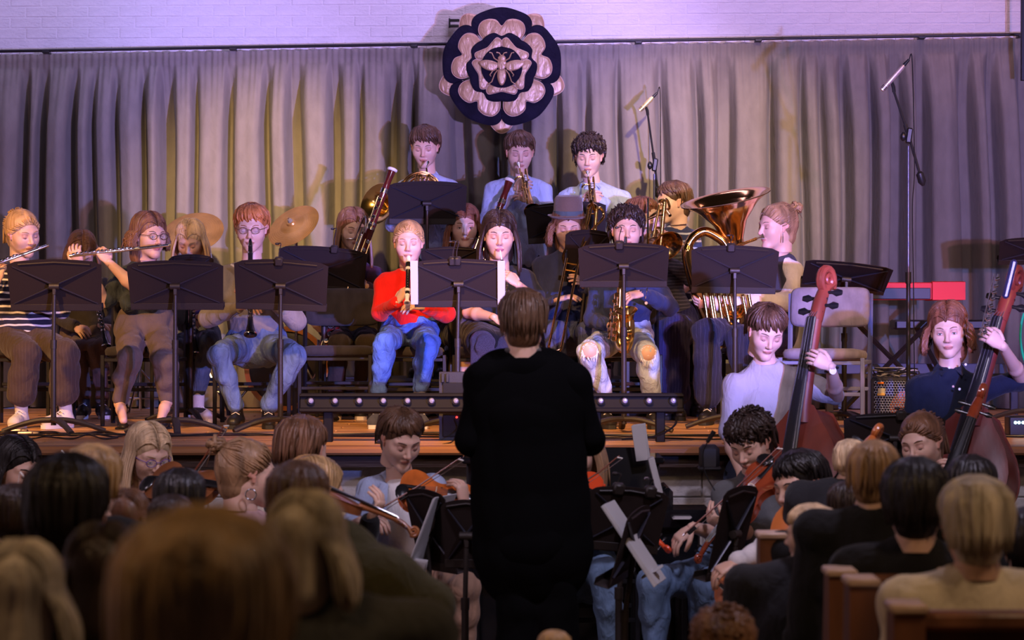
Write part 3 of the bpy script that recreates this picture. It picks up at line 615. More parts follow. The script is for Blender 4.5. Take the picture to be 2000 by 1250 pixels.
# curtain: one hung curtain with gathered heading and soft folds
def curtain():
    q = random.Random(11); X0, X1, nx, nz = -4.35, 4.35, 1500, 46
    xs = np.linspace(X0, X1, nx); fold = np.zeros(nx); x = X0; deep = np.zeros(nx)
    while x < X1:
        w = q.choice((.10, .13, .17, .20, .26)) * q.uniform(.85, 1.15); dd = q.uniform(.14, .24); g = q.choice((.03, .05, .07, .10)) * q.uniform(.8, 1.2); m = (xs >= x) & (xs < x + w); t = (xs[m] - x) / w
        bump = np.clip(np.sin(np.pi * t), 0, 1) ** .22; fold[m] = bump * dd + .010 * np.sin(t * np.pi * 3 + q.uniform(0, 3)) * bump; x += w
        m = (xs >= x) & (xs < x + g); fold[m] = -.10; x += g
    k = np.ones(7) / 7; fold = np.convolve(fold, k, 'same')
    gat = np.zeros(nx); x = X0
    while x < X1: w = q.uniform(.032, .055); m = (xs >= x) & (xs < x + w); gat[m] = np.sin(np.pi * (xs[m] - x) / w) ** .6 * q.uniform(.014, .024); x += w
    gat = np.convolve(gat, np.ones(3) / 3, 'same')
    zt = np.array([0, .01, .03, .06, .09, .105, .115, .13, .16, .2, .26] + list(np.linspace(.32, 2.60, nz - 11)))
    wob = np.cumsum(np.array([q.gauss(0, 1) for _ in range(nx)])); wob = np.convolve(wob, np.ones(90) / 90, 'same'); wob = wob / (np.abs(wob).max() + 1e-6)
    V = []
    for i, d in enumerate(zt):
        a = min(1, max(0, (d - .09) / .45)) ** .8; sway = .03 * wob * min(1, d / 1.2) + .012 * np.sin(d * 2.1 + xs * 5)
        y = YW(xs) + .02 - (gat * (1 - a) + fold * a) - .012 * a; top = np.array([CZ + (600 - (91 - (xs + 4) * 1.3)) * YW(v) / F for v in (0,)]) if False else 3.535 + .012 * xs
        z = top - d * (top - SZ - .006) / 2.60 - (.004 * np.sin(xs * 60) if d == 0 else 0)
        V.append(np.stack([xs + sway * a, y, z], 1))
    V = np.concatenate(V); n = nx; I = np.arange(len(zt) - 1)[:, None] * n + np.arange(n - 1)[None]
    Fs = np.stack([I, I + n, I + n + 1, I + 1], -1).reshape(-1, 4)
    m = cloth('curtain_linen', (.225, .20, .16), .95, .18, .07)
    th = thing('stage_curtain', 'full width grey beige pleated curtain hanging behind the stage from black rail', 'curtain', (0, YW(0), SZ))
    c = MB().add(V, Fs).build('drape', m, th, sharp=180)
    hm = MB()
    for i in range(len(xs) // 23):
        p = V[i * 23]; hm.tube([(p[0], p[1], p[2] - .01), (p[0], p[1] - .004, p[2] + .02), (p[0], p[1] - .01, p[2] + .045)], .0018, 4)
    hm.build('hook', mat('curtain_hook', (.5, .48, .45), .4, .6), th)['kind'] = 'stuff'
    return th
curtain()
def rail_z(x): return 3.555 + .012 * x
bk = mat('black_steel', (.015, .014, .016), .4, .3)
rl = thing('curtain_rail', 'long thin black curtain rail running across the back wall above the curtain', 'rail', (0, YW(0) - .05, 3.55))
MB().tube([(x, YW(x) - .045, rail_z(x)) for x in (-4.5, -2, 0, 2, 4.5)], .011, 10).build('rail', bk, rl)
for x in (-3.35, -2.0, -.7, .9, 1.75, 2.9, 3.6):
    MB().box((x, YW(x) - .02, rail_z(x) - .012), (.05, .10, .018)).tube([(x, YW(x) - .03, rail_z(x) - .01), (x, YW(x) + .15, rail_z(x) - .01)], .007, 6).build('bracket', bk, rl)
hk = MB(); 
a_, b_ = on_wall(878, 40, -.13), on_wall(893, 40, -.13)
for dy in (0, 11): hk.box(on_wall(888, 40 + dy, -.10), (.07, .06, .016))
hk.box(on_wall(878, 45, -.13), (.012, .02, .07))
tag(hk.build('wall_bracket', bk, None, loc=on_wall(888, 45, -.1)), 'small black double wall bracket beside top of rose banner', 'bracket')
MB_pole = MB().box(W(1998, 30, 17.6), (.03, .03, .9)); tag(MB_pole.build('steel_upright', bk, None, loc=W(1998, 130, 17.6)), 'black steel upright at right edge against the upper wall', 'pole')

# rose emblem with a bee
def emblem():
    navy = mat('navy_velvet', (.010, .008, .020), .9, 0, .4, 30, (1, 1, 1), .25, 10, .3, spec=.15); gold = mat('gold_satin', (.46, .27, .14), .36, .15, .6, 16, (1, 1, .5), .10, 8, spec=.8); pipe = mat('pink_piping', (.62, .40, .30), .5)
    Yo = 17.86; c0 = W(980, 133, Yo); K = Yo / F * .965; U, Wd = Vector((1, 0, 0)), Vector((0, 0, 1)); N = Vector((0, -1, 0))
    th = thing('rose_emblem', 'large padded navy and gold rose with bee hung on the curtain', 'emblem', (c0.x, c0.y, c0.z))
    def shape(name, pts, layer, m, pip=True, pad=.012):
        P = [(x * K, -y * K) for x, y in pts]; sp = spline([(a, 0, b) for a, b in P + [P[0]]], 5)[:-1]; cx = sum(p.x for p in sp) / len(sp); cz = sum(p.z for p in sp) / len(sp)
        o = c0 + N * (layer * .010); V = []; n = len(sp)
        for s_, h in ((1, 0), (1, pad * .5), (.93, pad * .85), (.75, pad * 1.05), (.4, pad * 1.15)):
            V += [tuple(o + Vector((cx + (p.x - cx) * s_, 0, cz + (p.z - cz) * s_)) + N * h) for p in sp]
        V.append(tuple(o + Vector((cx, 0, cz)) + N * pad * 1.15)); Fs = [[i * n + k, i * n + (k + 1) % n, (i + 1) * n + (k + 1) % n, (i + 1) * n + k] for i in range(4) for k in range(n)] + [[4 * n + k, 4 * n + (k + 1) % n, 5 * n] for k in range(n)] + [list(range(n))[::-1]]
        q = MB().add(V, Fs).build(name, m, th, sharp=70)
        if pip: MB().tube([o + Vector((p.x, 0, p.z)) + N * pad * .5 for p in sp], .0028, 5, ring=True).build('piping', pipe if m is gold else navy, q)
        return q
    P = lambda a, r: (r * math.sin(R(a)), -r * math.cos(R(a)))
    rot = lambda pts, a, cx=0, cy=0: [(x * math.cos(R(a)) - y * math.sin(R(a)) + cx, x * math.sin(R(a)) + y * math.cos(R(a)) + cy) for x, y in pts]
    for a in (36, 108, 180, 252, 324):                              # gold sepals behind
        shape('sepal', rot([(-27, -84), (-24, -112), (-8, -130), (8, -130), (24, -112), (27, -84)], a), 0, gold)
    for a in (0, 72, 144, 216, 288):                                # five big navy petals
        shape('petal', rot([(0, -20), (-42, -62), (-60, -84), (-54, -104), (-26, -117), (0, -122), (26, -117), (54, -104), (60, -84), (42, -62)], a), 1.5, navy)
    for a in (0, 72, 144, 216, 288):                                # gold heart petals
        shape('heart_petal', rot([(0, -30), (-30, -50), (-46, -70), (-44, -88), (-30, -97), (-12, -96), (0, -84), (12, -96), (30, -97), (44, -88), (46, -70), (30, -50)], a), 3, gold)
    for a in (0, 72, 144, 216, 288):                                # inner navy petals
        shape('petal', rot([(0, -16), (-30, -32), (-42, -46), (-34, -60), (-16, -69), (0, -63), (16, -69), (34, -60), (42, -46), (30, -32)], a), 4.6, navy)
    for a in (36, 108, 180, 252, 324):                              # bone shaped gold sepals
        shape('inner_sepal', rot([(-22, -34), (-31, -44), (-27, -54), (-14, -52), (0, -49), (14, -52), (27, -54), (31, -44), (22, -34), (0, -34)], a), 6, gold, pad=.009)
    shape('centre_disc', [P(a, 41) for a in range(0, 360, 30)], 7, navy, pad=.006)
    L = 8.2
    shape('bee_body', [(0, -2), (-6, 2), (-9, 14), (-8, 26), (-3, 36), (3, 36), (8, 26), (9, 14), (6, 2)], L, gold, False, .010)
    shape('bee_thorax', [(-8, -12), (-9, -2), (-4, 6), (4, 6), (9, -2), (8, -12), (0, -15)], L + .5, gold, False, .010)
    shape('bee_head', [(-8, -19), (-6, -12), (6, -12), (8, -19), (3, -24), (-3, -24)], L, gold, False, .010)
    for sg in (-1, 1):
        w = [(6 * sg, -6), (18 * sg, -12), (34 * sg, -14), (46 * sg, -9), (40 * sg, 0), (30 * sg, 6), (18 * sg, 8), (8 * sg, 2)]
        shape('bee_wing', w if sg > 0 else w[::-1], L + .4, gold, False, .008)
        for pts in (((7, -12), (15, -17), (20, -28), (25, -29)), ((8, 6), (14, 14), (20, 30), (27, 35)), ((10, 4), (18, 8), (24, 16), (22, 19)), ((2, -23), (5, -28), (11, -29))):
            MB().tube([c0 + Vector((x * sg * K, 0, -y * K)) + N * .092 for x, y in pts], .0045, 6).build('bee_leg', gold, th)
    MB().box(c0 + Vector((0, .14, .06)), (.30, .28, .04)).build('hanger', navy, th)
emblem()
# ---------------------------------------------------------------- furniture and equipment
stm = mat('stand_black', (.020, .014, .011), .5, 0, .1, 200); paper = mat('sheet_paper', (.50, .49, .48), .7); chr_ = mat('chrome', (.75, .75, .78), .15, 1)
chf = cloth('chair_black_fabric', (.035, .032, .036), .95, .2, .2); chg = cloth('chair_grey_fabric', (.22, .20, .25), .95, .2, .2)
def lamp_label(kind, label):
    t = label.replace('black music stand', 'the stand').replace('large the', 'the large').replace('wide the', 'the wide').replace('tall the', 'the tall').split(',')[0].split()
    return ' '.join(('%s on' % kind).split() + t[:12])
def music_stand(label, x0, x1, y0, y1, Y, pole, base, lean=18, yaw=0, slope=0, desk_back=True, lamp=None, sheets=0, fz=SZ, legs=(-70, 50, 170), cat='music stand'):
    """desk seen from behind: pixel box x0..x1, y0..y1; pole=px of the pole, base=None when the foot is hidden"""
    a, b = W(x0, y0, Y), W(x1, y1, Y); w = (b.x - a.x) / max(.3, math.cos(R(yaw))); hgt = (a.z - b.z) / max(.25, math.cos(R(lean))); c = Vector(((a.x + b.x) / 2, Y, (a.z + b.z) / 2))
    M = Rz(yaw) @ Ry(slope) @ Rx(lean); px_ = W(pole, 600, Y + .05).x; bx = Vector((px_, Y + .05, fz))
    th = thing('music_stand', label, cat, tuple(bx), 'black music stands' if False else None)
    T = lambda x, y, z: c + M @ Vector((x, y, z)); D = MB(); n = 12; top = []
    for i in range(n + 1): t = i / n * 2 - 1; top.append((t * w / 2, hgt / 2 - .022 * (abs(t) ** 2.2) - (.012 if abs(t) > .97 else 0)))
    poly = [(-w / 2 + .012, -hgt / 2), (w / 2 - .012, -hgt / 2)] + top[::-1]
    D.prism(poly, T(0, 0, 0), M @ Vector((1, 0, 0)), M @ Vector((0, 0, 1)), M @ Vector((0, 1, 0)), .004)
    dk_ = D.build('desk', mat('stand_desk_back', (.017, .0105, .0085), .7, 0, .1, 300, spec=.2), th, sharp=30)
    MB().box(T(0, .030, -hgt / 2 - .002), (w - .02, .062, .004), M, .001).box(T(0, .060, -hgt / 2 + .012), (w - .02, .003, .028), M, .001).box(T(0, -.002, -hgt / 2 + .018), (w - .02, .003, .036), M, .001).build('tray', stm, th)
    hub = T(0, -.012, .0)
    for sx, sz in ((-1, 1), (1, 1), (-1, -1), (1, -1)):
        e = T(sx * (w / 2 - .03), -.003, sz * hgt * .36 if sz > 0 else -hgt / 2 + .04); MB().tube([hub + (e - hub) * .06, hub.lerp(e, .5), e], [.010, .008, .006], 6, flat=.6).build('brace', mat('stand_brace_lit_blue', (.035, .035, .05), .32, .3), th)  # blue stage light on the ribs is tinted into the brace colour
    MB().tube([T(-w * .38, -.004, hgt * .40), T(0, -.005, hgt * .445), T(w * .38, -.004, hgt * .40)], .005, 6).build('brace', stm, th)
    MB().lathe([(0, -.03), (.018, -.028), (.018, .028), (0, .03)], hub + Vector((0, -.014, -.005)), M @ Vector((1, 0, 0)), 12).box(hub + Vector((0, -.01, -.03)), (.022, .03, .05)).build('hub', stm, th)
    pt = Vector((hub.x, hub.y - .012, hub.z - .03)); bx = Vector((pt.x + (px_ - pt.x) * .4, pt.y, fz))
    zb = fz + .07; zm = fz + min(.60, (pt.z - fz) * .62)
    MB().tube([(bx.x, bx.y, zb - .02), (bx.x, bx.y, zm)], .0155, 12).tube([(bx.x, bx.y, zm - .02), (bx.x, bx.y, zm + .03)], .0185, 12).build('pole', stm, th); MB().tube([(bx.x, bx.y, zm), tuple(pt)], .011, 10).build('inner_pole', stm, th)
    for an in legs:
        d = Vector((math.cos(R(an)), math.sin(R(an)), 0)); P = [bx + Vector((0, 0, .080)) + d * .004, bx + d * .09 + Vector((0, 0, .076)), bx + d * .19 + Vector((0, 0, .052)), bx + d * .29 + Vector((0, 0, .016))]
        MB().tube(spline(P, 4), [.024] * 4 + [.023] * 4 + [.020] * 5, 8, flat=.70, up=Vector((-d.y, d.x, 0))).build('leg', stm, th)
    for k in range(sheets):
        sw, shh = .215, .30; cx = (-.5 + k) * .22 if sheets == 2 else (k - (sheets - 1) / 2) * .20
        MB().box(T(cx, .008 + .002 * k, -hgt / 2 + .01 + shh / 2 * .92), (sw, .002, shh * .92), M, .0005).build('sheet', paper, th)
    if lamp:
        for lx, hgt_, kind in lamp:
            p = T(lx * w / 2, -.002, hgt / 2 - .012); L = thing('stand_light', lamp_label(kind, label), 'light', tuple(p))
            MB().box(p, (.05, .04, .05), M, .008).build('clip', stm, L); e = p + Vector((.012, -.0, hgt_)); MB().tube(spline([p, p + Vector((.0, .01, hgt_ * .5)), e, e + Vector((-.02, .03, .004))], 4), .003, 6).build('gooseneck', stm, L)
            MB().box(e + Vector((-.025, .04, .002)), (.022, .045, .012), None, .004).build('lamp_head', stm if kind == 'clip light' else chr_, L)
    return th
def chair(label, px, Y, fabric=None, yaw=0, fz=SZ, frame=None, w=.50, back=True):
    """stacking chair, yaw 0 = seat looks at the camera, px of its centre"""
    fabric = fabric or chf; frame = frame or bk; c = W(px, 600, Y); o = Vector((c.x, Y, fz)); M = Rz(yaw); T = lambda x, y, z: o + M @ Vector((x, y, z))
    th = thing('stacking_chair', label, 'chair', tuple(o)); h = w / 2
    def pad(name, cx, cy, cz, sx, sy, sz, tilt):
        s = SDF(.018); m2 = M @ Rx(tilt); s_ = MB(); n = 24; V = []; K = 5
        for lv, (hh, ins) in enumerate(((-.5, .03), (-.32, .004), (.1, 0), (.38, .012), (.5, .05))):
            for k in range(n):
                a = 2 * math.pi * k / n; ca, sa = math.cos(a), math.sin(a); ex = .28
                V.append(tuple(T(0, 0, 0) + (M @ Vector((cx, cy, cz))) + m2 @ Vector(((sx / 2 - ins) * math.copysign(abs(ca) ** ex, ca), (sy / 2 - ins) * math.copysign(abs(sa) ** ex, sa), sz * hh))))
        Fs = [[i * n + k, i * n + (k + 1) % n, (i + 1) * n + (k + 1) % n, (i + 1) * n + k] for i in range(K - 1) for k in range(n)] + [list(range(n))[::-1], [(K - 1) * n + k for k in range(n)]]
        return s_.add(V, Fs).build(name, fabric, th, sharp=60)
    pad('seat', 0, 0, .445, w, .46, .065, -2)
    if back: pad('backrest', 0, .235, .72, w + .01, .24, .055, 82)
    for sx in (-1, 1):
        MB().box(T(sx * (h + .006), -.19, .215), (.024, .024, .43), M, .003).build('leg', frame, th)
        MB().tube([T(sx * (h + .006), .22, 0), T(sx * (h + .006), .22, .45), T(sx * (h + .006), .255, .80 if back else .47)], .014, 4).build('leg', frame, th)
        MB().box(T(sx * (h + .006), .01, .40), (.02, .40, .022), M, .003).build('side_rail', frame, th)
    for y, z in ((-.19, .40), (-.19, .22), (.22, .24), (.22, .40)): MB().box(T(0, y, z), (w, .018, .022), M, .003).build('cross_rail', frame, th)
    return th
# stands on the stage
music_stand('black music stand in front of the striped-top flute player, backside lit brown', 15, 200, 507, 606, 14.55, 107, 848, legs=(-60, 10, 180))
music_stand('black music stand in front of the flute player in spectacles', 249, 438, 509, 604, 14.55, 345, 848, legs=(-80, 5, 175), yaw=-2)
music_stand('black music stand in front of the ginger-haired clarinet player', 457, 641, 507, 605, 14.7, 549, 838, slope=2, legs=(-150, -30, 160), lamp=[(-.05, .10, 'clip light')])
music_stand('black music stand of the long-haired bassoon player, behind an empty chair', 543, 716, 482, 568, 16.42, 640, None, slope=4, lamp=[(.25, .13, 'clip light')])
music_stand('black music stand shared by red-jumper recorder player and oboe player, papers showing at both sides', 806, 986, 506, 599, 14.6, 891, 848, sheets=0, lamp=[(-.12, .11, 'silver twin light'), (-.04, .11, 'silver gooseneck')])
music_stand('black music stand in front of the saxophone player in ripped jeans', 1129, 1307, 475, 560, 14.7, 1218, 836, legs=(-20, 200, 90), lamp=[(-.1, .10, 'clip light')])
music_stand('black music stand in front of the dark-shirted horn player on back row', 757, 912, 354, 437, 16.7, 835, None, lean=12, sheets=0)
music_stand('black music stand in front of the two trumpet players on back row', 1027, 1185, 395, 472, 16.85, 1100, None, lean=10, slope=-3)
music_stand('black music stand close beside the trombonist in the hat', 1101, 1190, 449, 549, 16.02, 1112, None, lean=10, yaw=30)
music_stand('black music stand in front of the tuba player', 1349, 1520, 480, 572, 15.1, 1434, 800, slope=1, legs=(-60, 60, 180), lamp=[(-.1, .07, 'clip light')])
music_stand('black music stand laid almost flat in front of the red keyboard', 1567, 1738, 514, 568, 15.4, 1640, 800, lean=58, slope=6)
music_stand('black music stand cut off by the right edge beside the bass scroll', 1950, 2080, 465, 516, 15.9, 2015, None, lean=40)
music_stand('black music stand half hidden between recorder player and curly-haired bassoonist', 822, 938, 482, 540, 16.0, 880, None)
music_stand('low black music stand of the blonde clarinettist between two front stands', 330, 418, 497, 560, 15.95, 374, None)
# sheet edges on the shared stand
for i, (x, l) in enumerate(((809, 'white music sheet sticking out left of the shared stand'), (979, 'white music sheet sticking out right of the shared stand'))):
    a = W(x, 552, 14.58); tag(MB().box(a, (.042, .006, .26), Rx(18), .001).box(a + Vector((.004, .006, .004)), (.036, .004, .25), Rx(18), .001).build('sheet_music', paper, None, loc=a), l, 'paper')
# chairs
chair('empty black chair on stage between clarinettist and recorder player', 664, 16.0, w=.46)
for px, Y, l in ((60, 15.75, 'striped-top flute player'), (282, 15.7, 'flute player in spectacles'), (498, 15.8, 'ginger clarinettist'), (798, 15.75, 'recorder player in red'), (960, 15.75, 'oboe player'), (1215, 15.8, 'saxophone player'), (1120, 16.7, 'trombonist in a hat'), (1478, 16.3, 'tuba player'), (690, 17.0, 'long-haired bassoon player'), (372, 16.8, 'blonde clarinettist'), (170, 17.15, 'boy with bowed head'), (905, 17.0, 'curly-haired bassoonist'), (1290, 17.1, 'trombonist in pinstripes')):
    chair('black chair that the %s sits on' % l, px, Y, w=.44, back=px in (282, 1215, 960, 170))
grf = mat('grey_painted_steel', (.22, .24, .40), .4, .3)
chair('empty grey upholstered chair beside the tuba player', 1612, 14.9, chg, yaw=-14, frame=grf, w=.46)
# LED batten
def batten():
    c = W(960, 792, 13.7); th = thing('light_batten', 'long black LED light bar with round lenses lying along the stage front', 'stage light', (c.x, c.y, SZ)); x0, x1 = W(585, 0, 13.7).x, W(1335, 0, 13.7).x; bm = mat('batten_black', (.010, .009, .009), .6, spec=.12)
    zt, zb = W(0, 771, 13.7).z, W(0, 805, 13.7).z; tl = Rx(-20)
    MB().box(((x0 + x1) / 2, 13.72, (zt + zb) / 2), (x1 - x0, .09, zt - zb), tl, .008).box(((x0 + x1) / 2, 13.67, zb + .012), (x1 - x0, .012, .020), tl, .003).box(((x0 + x1) / 2, 13.67, zt - .004), (x1 - x0, .012, .012), tl, .003).build('housing', bm, th)
    gl = mat('lens_clear', (.75, .75, .95), .08, .6)
    for k in range(16):
        px = 607 + k * 47.2
        if px > 1330: break
        p = W(px, 783, 13.655); l = MB().lathe([(0, -.012), (.010, -.010), (.015, 0), (.017, .006)], p, (0, 1, 0), 14).build('lens', gl, th); MB().lathe([(.0165, -.002), (.021, -.003), (.021, .008)], p, (0, 1, 0), 14).build('lens_ring', bm, l)
    for px in (640, 930, 1165, 1290): MB().box((W(px, 0, 13.7).x, 13.74, (SZ + zb) / 2), (.05, .08, zb - SZ + .01), None, .006).build('foot', bm, th)
    MB().tube(spline([W(1318, 805, 13.73), W(1318, 830, 13.66), W(1280, 852, 13.58), W(1215, 858, 13.5)] , 6), .006, 6).build('cable', bm, th)
batten()
# monitor speaker
def monitor():
    a, b = W(858, 727, 13.9), W(925, 727, 13.9); th = thing('monitor_speaker', 'black floor monitor speaker with red standby light beside the conductor', 'speaker', (a.x + .1, 14, SZ)); m = mat('speaker_plastic', (.03, .03, .034), .6, 0, .3, 300)
    h = a.z - SZ; poly = [(0, 0), (.34, 0), (.34, h * .55), (.16, h), (.0, h)]
    MB().prism(poly, (a.x, 13.88, SZ), (0, 1, 0), (0, 0, 1), (1, 0, 0), .48).build('cabinet', m, th); MB().box((a.x + .24, 13.872, SZ + h * .45), (.44, .012, h * .8), None, .004).build('grille', mat('grille_mesh', (.02, .02, .022), .8, 0, .6, 500), th)
    for dx in (.02, .045): MB().box((a.x + dx, 13.865, SZ + h - .03), (.018, .012, .05)).build('vent', m, th)
    MB().lathe([(0, -.004), (.005, -.003), (.006, .003)], W(892, 815, 13.865), (0, 1, 0), 10).build('standby_light', mat('red_led', (1, .02, .01), .3, emit=6), th)
    MB().tube(spline([W(888, 818, 13.86), W(896, 840, 13.82), W(884, 862, 13.6), W(865, 868, 13.5)], 5), .004, 6).build('cable', bk, th)
monitor()
# keyboard, its stand
def keyboard():
    Y = 16.4; a, b = W(1690, 553, Y), W(1884, 586, Y); th = thing('red_keyboard', 'bright red stage keyboard seen from behind on a stand near the amplifier', 'keyboard', (a.x + .3, Y, SZ)); red = mat('keyboard_red', (.75, .012, .010), .45, spec=.25); x0, x1 = W(1575, 0, Y).x, b.x; z0, z1 = b.z, a.z
    prof = [(-.0, z0 + .005), (.30, z0), (.30, z0 + .07), (.18, z1 - .01), (.04, z1 + .006), (0, z1)]
    MB().prism([(y, z) for y, z in prof], (x0, Y, 0), (0, 1, 0), (0, 0, 1), (1, 0, 0), x1 - x0 - .15).build('case', red, th)
    MB().prism([(y - .03, z + (.006 if z > z0 + .03 else -.004)) for y, z in prof], (x1 - .21, Y, 0), (0, 1, 0), (0, 0, 1), (1, 0, 0), .21).build('end_cheek', red, th)
    MB().box(((x0 + x1 - .21) / 2, Y - .006, z0 + .042), (x1 - x0 - .23, .02, .072), None, .004).build('rear_panel', mat('keyboard_panel', (.02, .025, .06), .5), th)
    jk = MB()
    for k in range(7): jk.tube([W(1690 + k * 6, 573, Y - .02), W(1690 + k * 6, 573, Y - .035)], .005, 6)
    jk.build('jack_panel', chr_, th)['kind'] = 'stuff'
    kb = MB()
    for k in range(36): kb.box((x0 + .1 + k * .0236, Y + .33, z0 + .03), (.0215, .12, .018), None, .002)
    kb.build('keys', mat('ivory_keys', (.8, .78, .7), .3), th)['kind'] = 'stuff'
    st = thing('keyboard_stand', 'black crossed metal stand under the red keyboard', 'keyboard stand', (a.x + .3, Y + .1, SZ))
    for px0, px1 in ((1640, 1860), (1860, 1640)): MB().tube([(W(px0, 0, Y).x, Y + .12 + (.03 if px0 < px1 else 0), z0 - .02), (W(px1, 0, Y).x, Y + .12 + (.03 if px0 < px1 else 0), SZ + .02)], .016, 4).build('cross_tube', bk, st)
    for px in (1640, 1860):
        MB().box((W(px, 0, Y).x, Y + .14, z0 - .012), (.04, .36, .024)).build('arm', bk, st); MB().box((W(px, 0, Y).x, Y + .14, SZ + .014), (.04, .44, .028)).build('foot', bk, st)
    s2 = thing('second_keyboard', 'slim black keyboard lower behind the red one', 'keyboard', (W(1835, 0, 16.9).x, 16.9, SZ)); p, q_ = W(1745, 626, 16.9), W(1925, 642, 16.9)
    MB().box(((p.x + q_.x) / 2, 16.95, (p.z + q_.z) / 2), (q_.x - p.x, .26, p.z - q_.z + .01), None, .012).build('case', bk, s2)
    for sx in (1790, 1880): MB().tube([W(sx, 640, 16.95), (W(1835 + (1835 - sx), 0, 16.95).x, 16.95, SZ + .01)], .016, 4).build('leg', bk, s2)
keyboard()
def amp():
    Y = 15.0; a, b = W(1703, 737, Y), W(1782, 803, Y); b.z = SZ + .0; th = thing('bass_amplifier', 'small bass amplifier with perforated steel grille and orange badge on the stage', 'amplifier', ((a.x + b.x) / 2, Y, SZ)); w = b.x - a.x + .14; h = a.z - SZ; cx = a.x + w / 2
    blu = mat('amp_tolex', (.03, .03, .045), .6, 0, .4, 300)
    MB().box((cx, Y + .16, SZ + h / 2 + .006), (w, .30, h - .012), None, .014).build('cabinet', blu, th)
    MB().box((cx, Y + .005, SZ + h / 2), (w - .03, .006, h - .04)).build('baffle', mat('amp_baffle', (.008, .008, .01), .9), th)
    MB().lathe([(.0, .0), (.03, -.002), (.05, .006), (.085, .0), (.10, -.002), (.105, .004)], (cx + .02, Y + .0, SZ + h * .42), (0, -1, 0), 24).build('speaker_cone', mat('cone_orange', (.55, .12, .03), .5), th)
    g = MB(); s_ = .0165; q = 0                                          # hexagonal perforated grille
    rows = int(h / s_ / .87)
    for r in range(rows):
        z = SZ + .02 + r * s_ * .87
        if z > SZ + h - .02: break
        for c in range(int((w - .02) / s_)):
            x = cx - w / 2 + .02 + c * s_ + (s_ / 2 if r % 2 else 0)
            if x > cx + w / 2 - .015: continue
            V = [];
            for rr, dy in ((.0085 * 1.13, 0), (.0062, -.002)): V += [(x + rr * math.sin(R(60 * k)), Y - .008 + dy, z + rr * math.cos(R(60 * k))) for k in range(6)]
            g.add(V, [[k, (k + 1) % 6, 6 + (k + 1) % 6, 6 + k] for k in range(6)])
    g.build('grille', mat('grille_steel', (.20, .24, .42), .4, .5), th, sharp=180)['kind'] = 'stuff'
    MB().box(W(1720, 748, Y - .012), (.038, .008, .012)).build('badge', mat('badge_orange', (.9, .25, .02), .4), th); MB().box(W(1722, 764, Y - .012), (.045, .006, .035)).build('control_plate', mat('plate', (.55, .5, .3), .5), th); MB().box(W(1721, 770, Y - .014), (.046, .006, .016)).build('control_plate', mat('plate_y', (.8, .5, .12), .5), th)
    for dx in (-.12, .12): MB().box((cx + dx * .8, Y + .16, SZ + .004), (.03, .2, .012)).build('foot', blu, th)
    q = random.Random(5)
    for i in range(6):
        P = [W(1705 + q.uniform(0, 70), 733 - q.uniform(0, 4), Y + .1)]
        for k in range(5): P.append(W(1705 + q.uniform(0, 90), 733 - q.uniform(-2, 14), Y + q.uniform(0, .25)))
        tag(MB().tube(spline(P, 6), .0045, 6).build('coiled_cable', mat('cable_grey', (.30, .29, .28), .5) if i % 2 else bk, None, loc=P[0]), 'cable lying in the loose tangle on top of the bass amplifier', 'cable', 'cables on the amplifier')
amp()
tag(MB().box(W(1790, 720, 17.2), (3.0, .05, .07)).box(W(1620, 760, 17.2), (.05, .05, .42)).box(W(1980, 760, 17.2), (.05, .05, .42)).build('low_rail', mat('rail_blue', (.03, .035, .08), .5), None, loc=W(1790, 790, 17.2)), 'dark low metal rail standing before curtain behind the amplifier', 'rail')
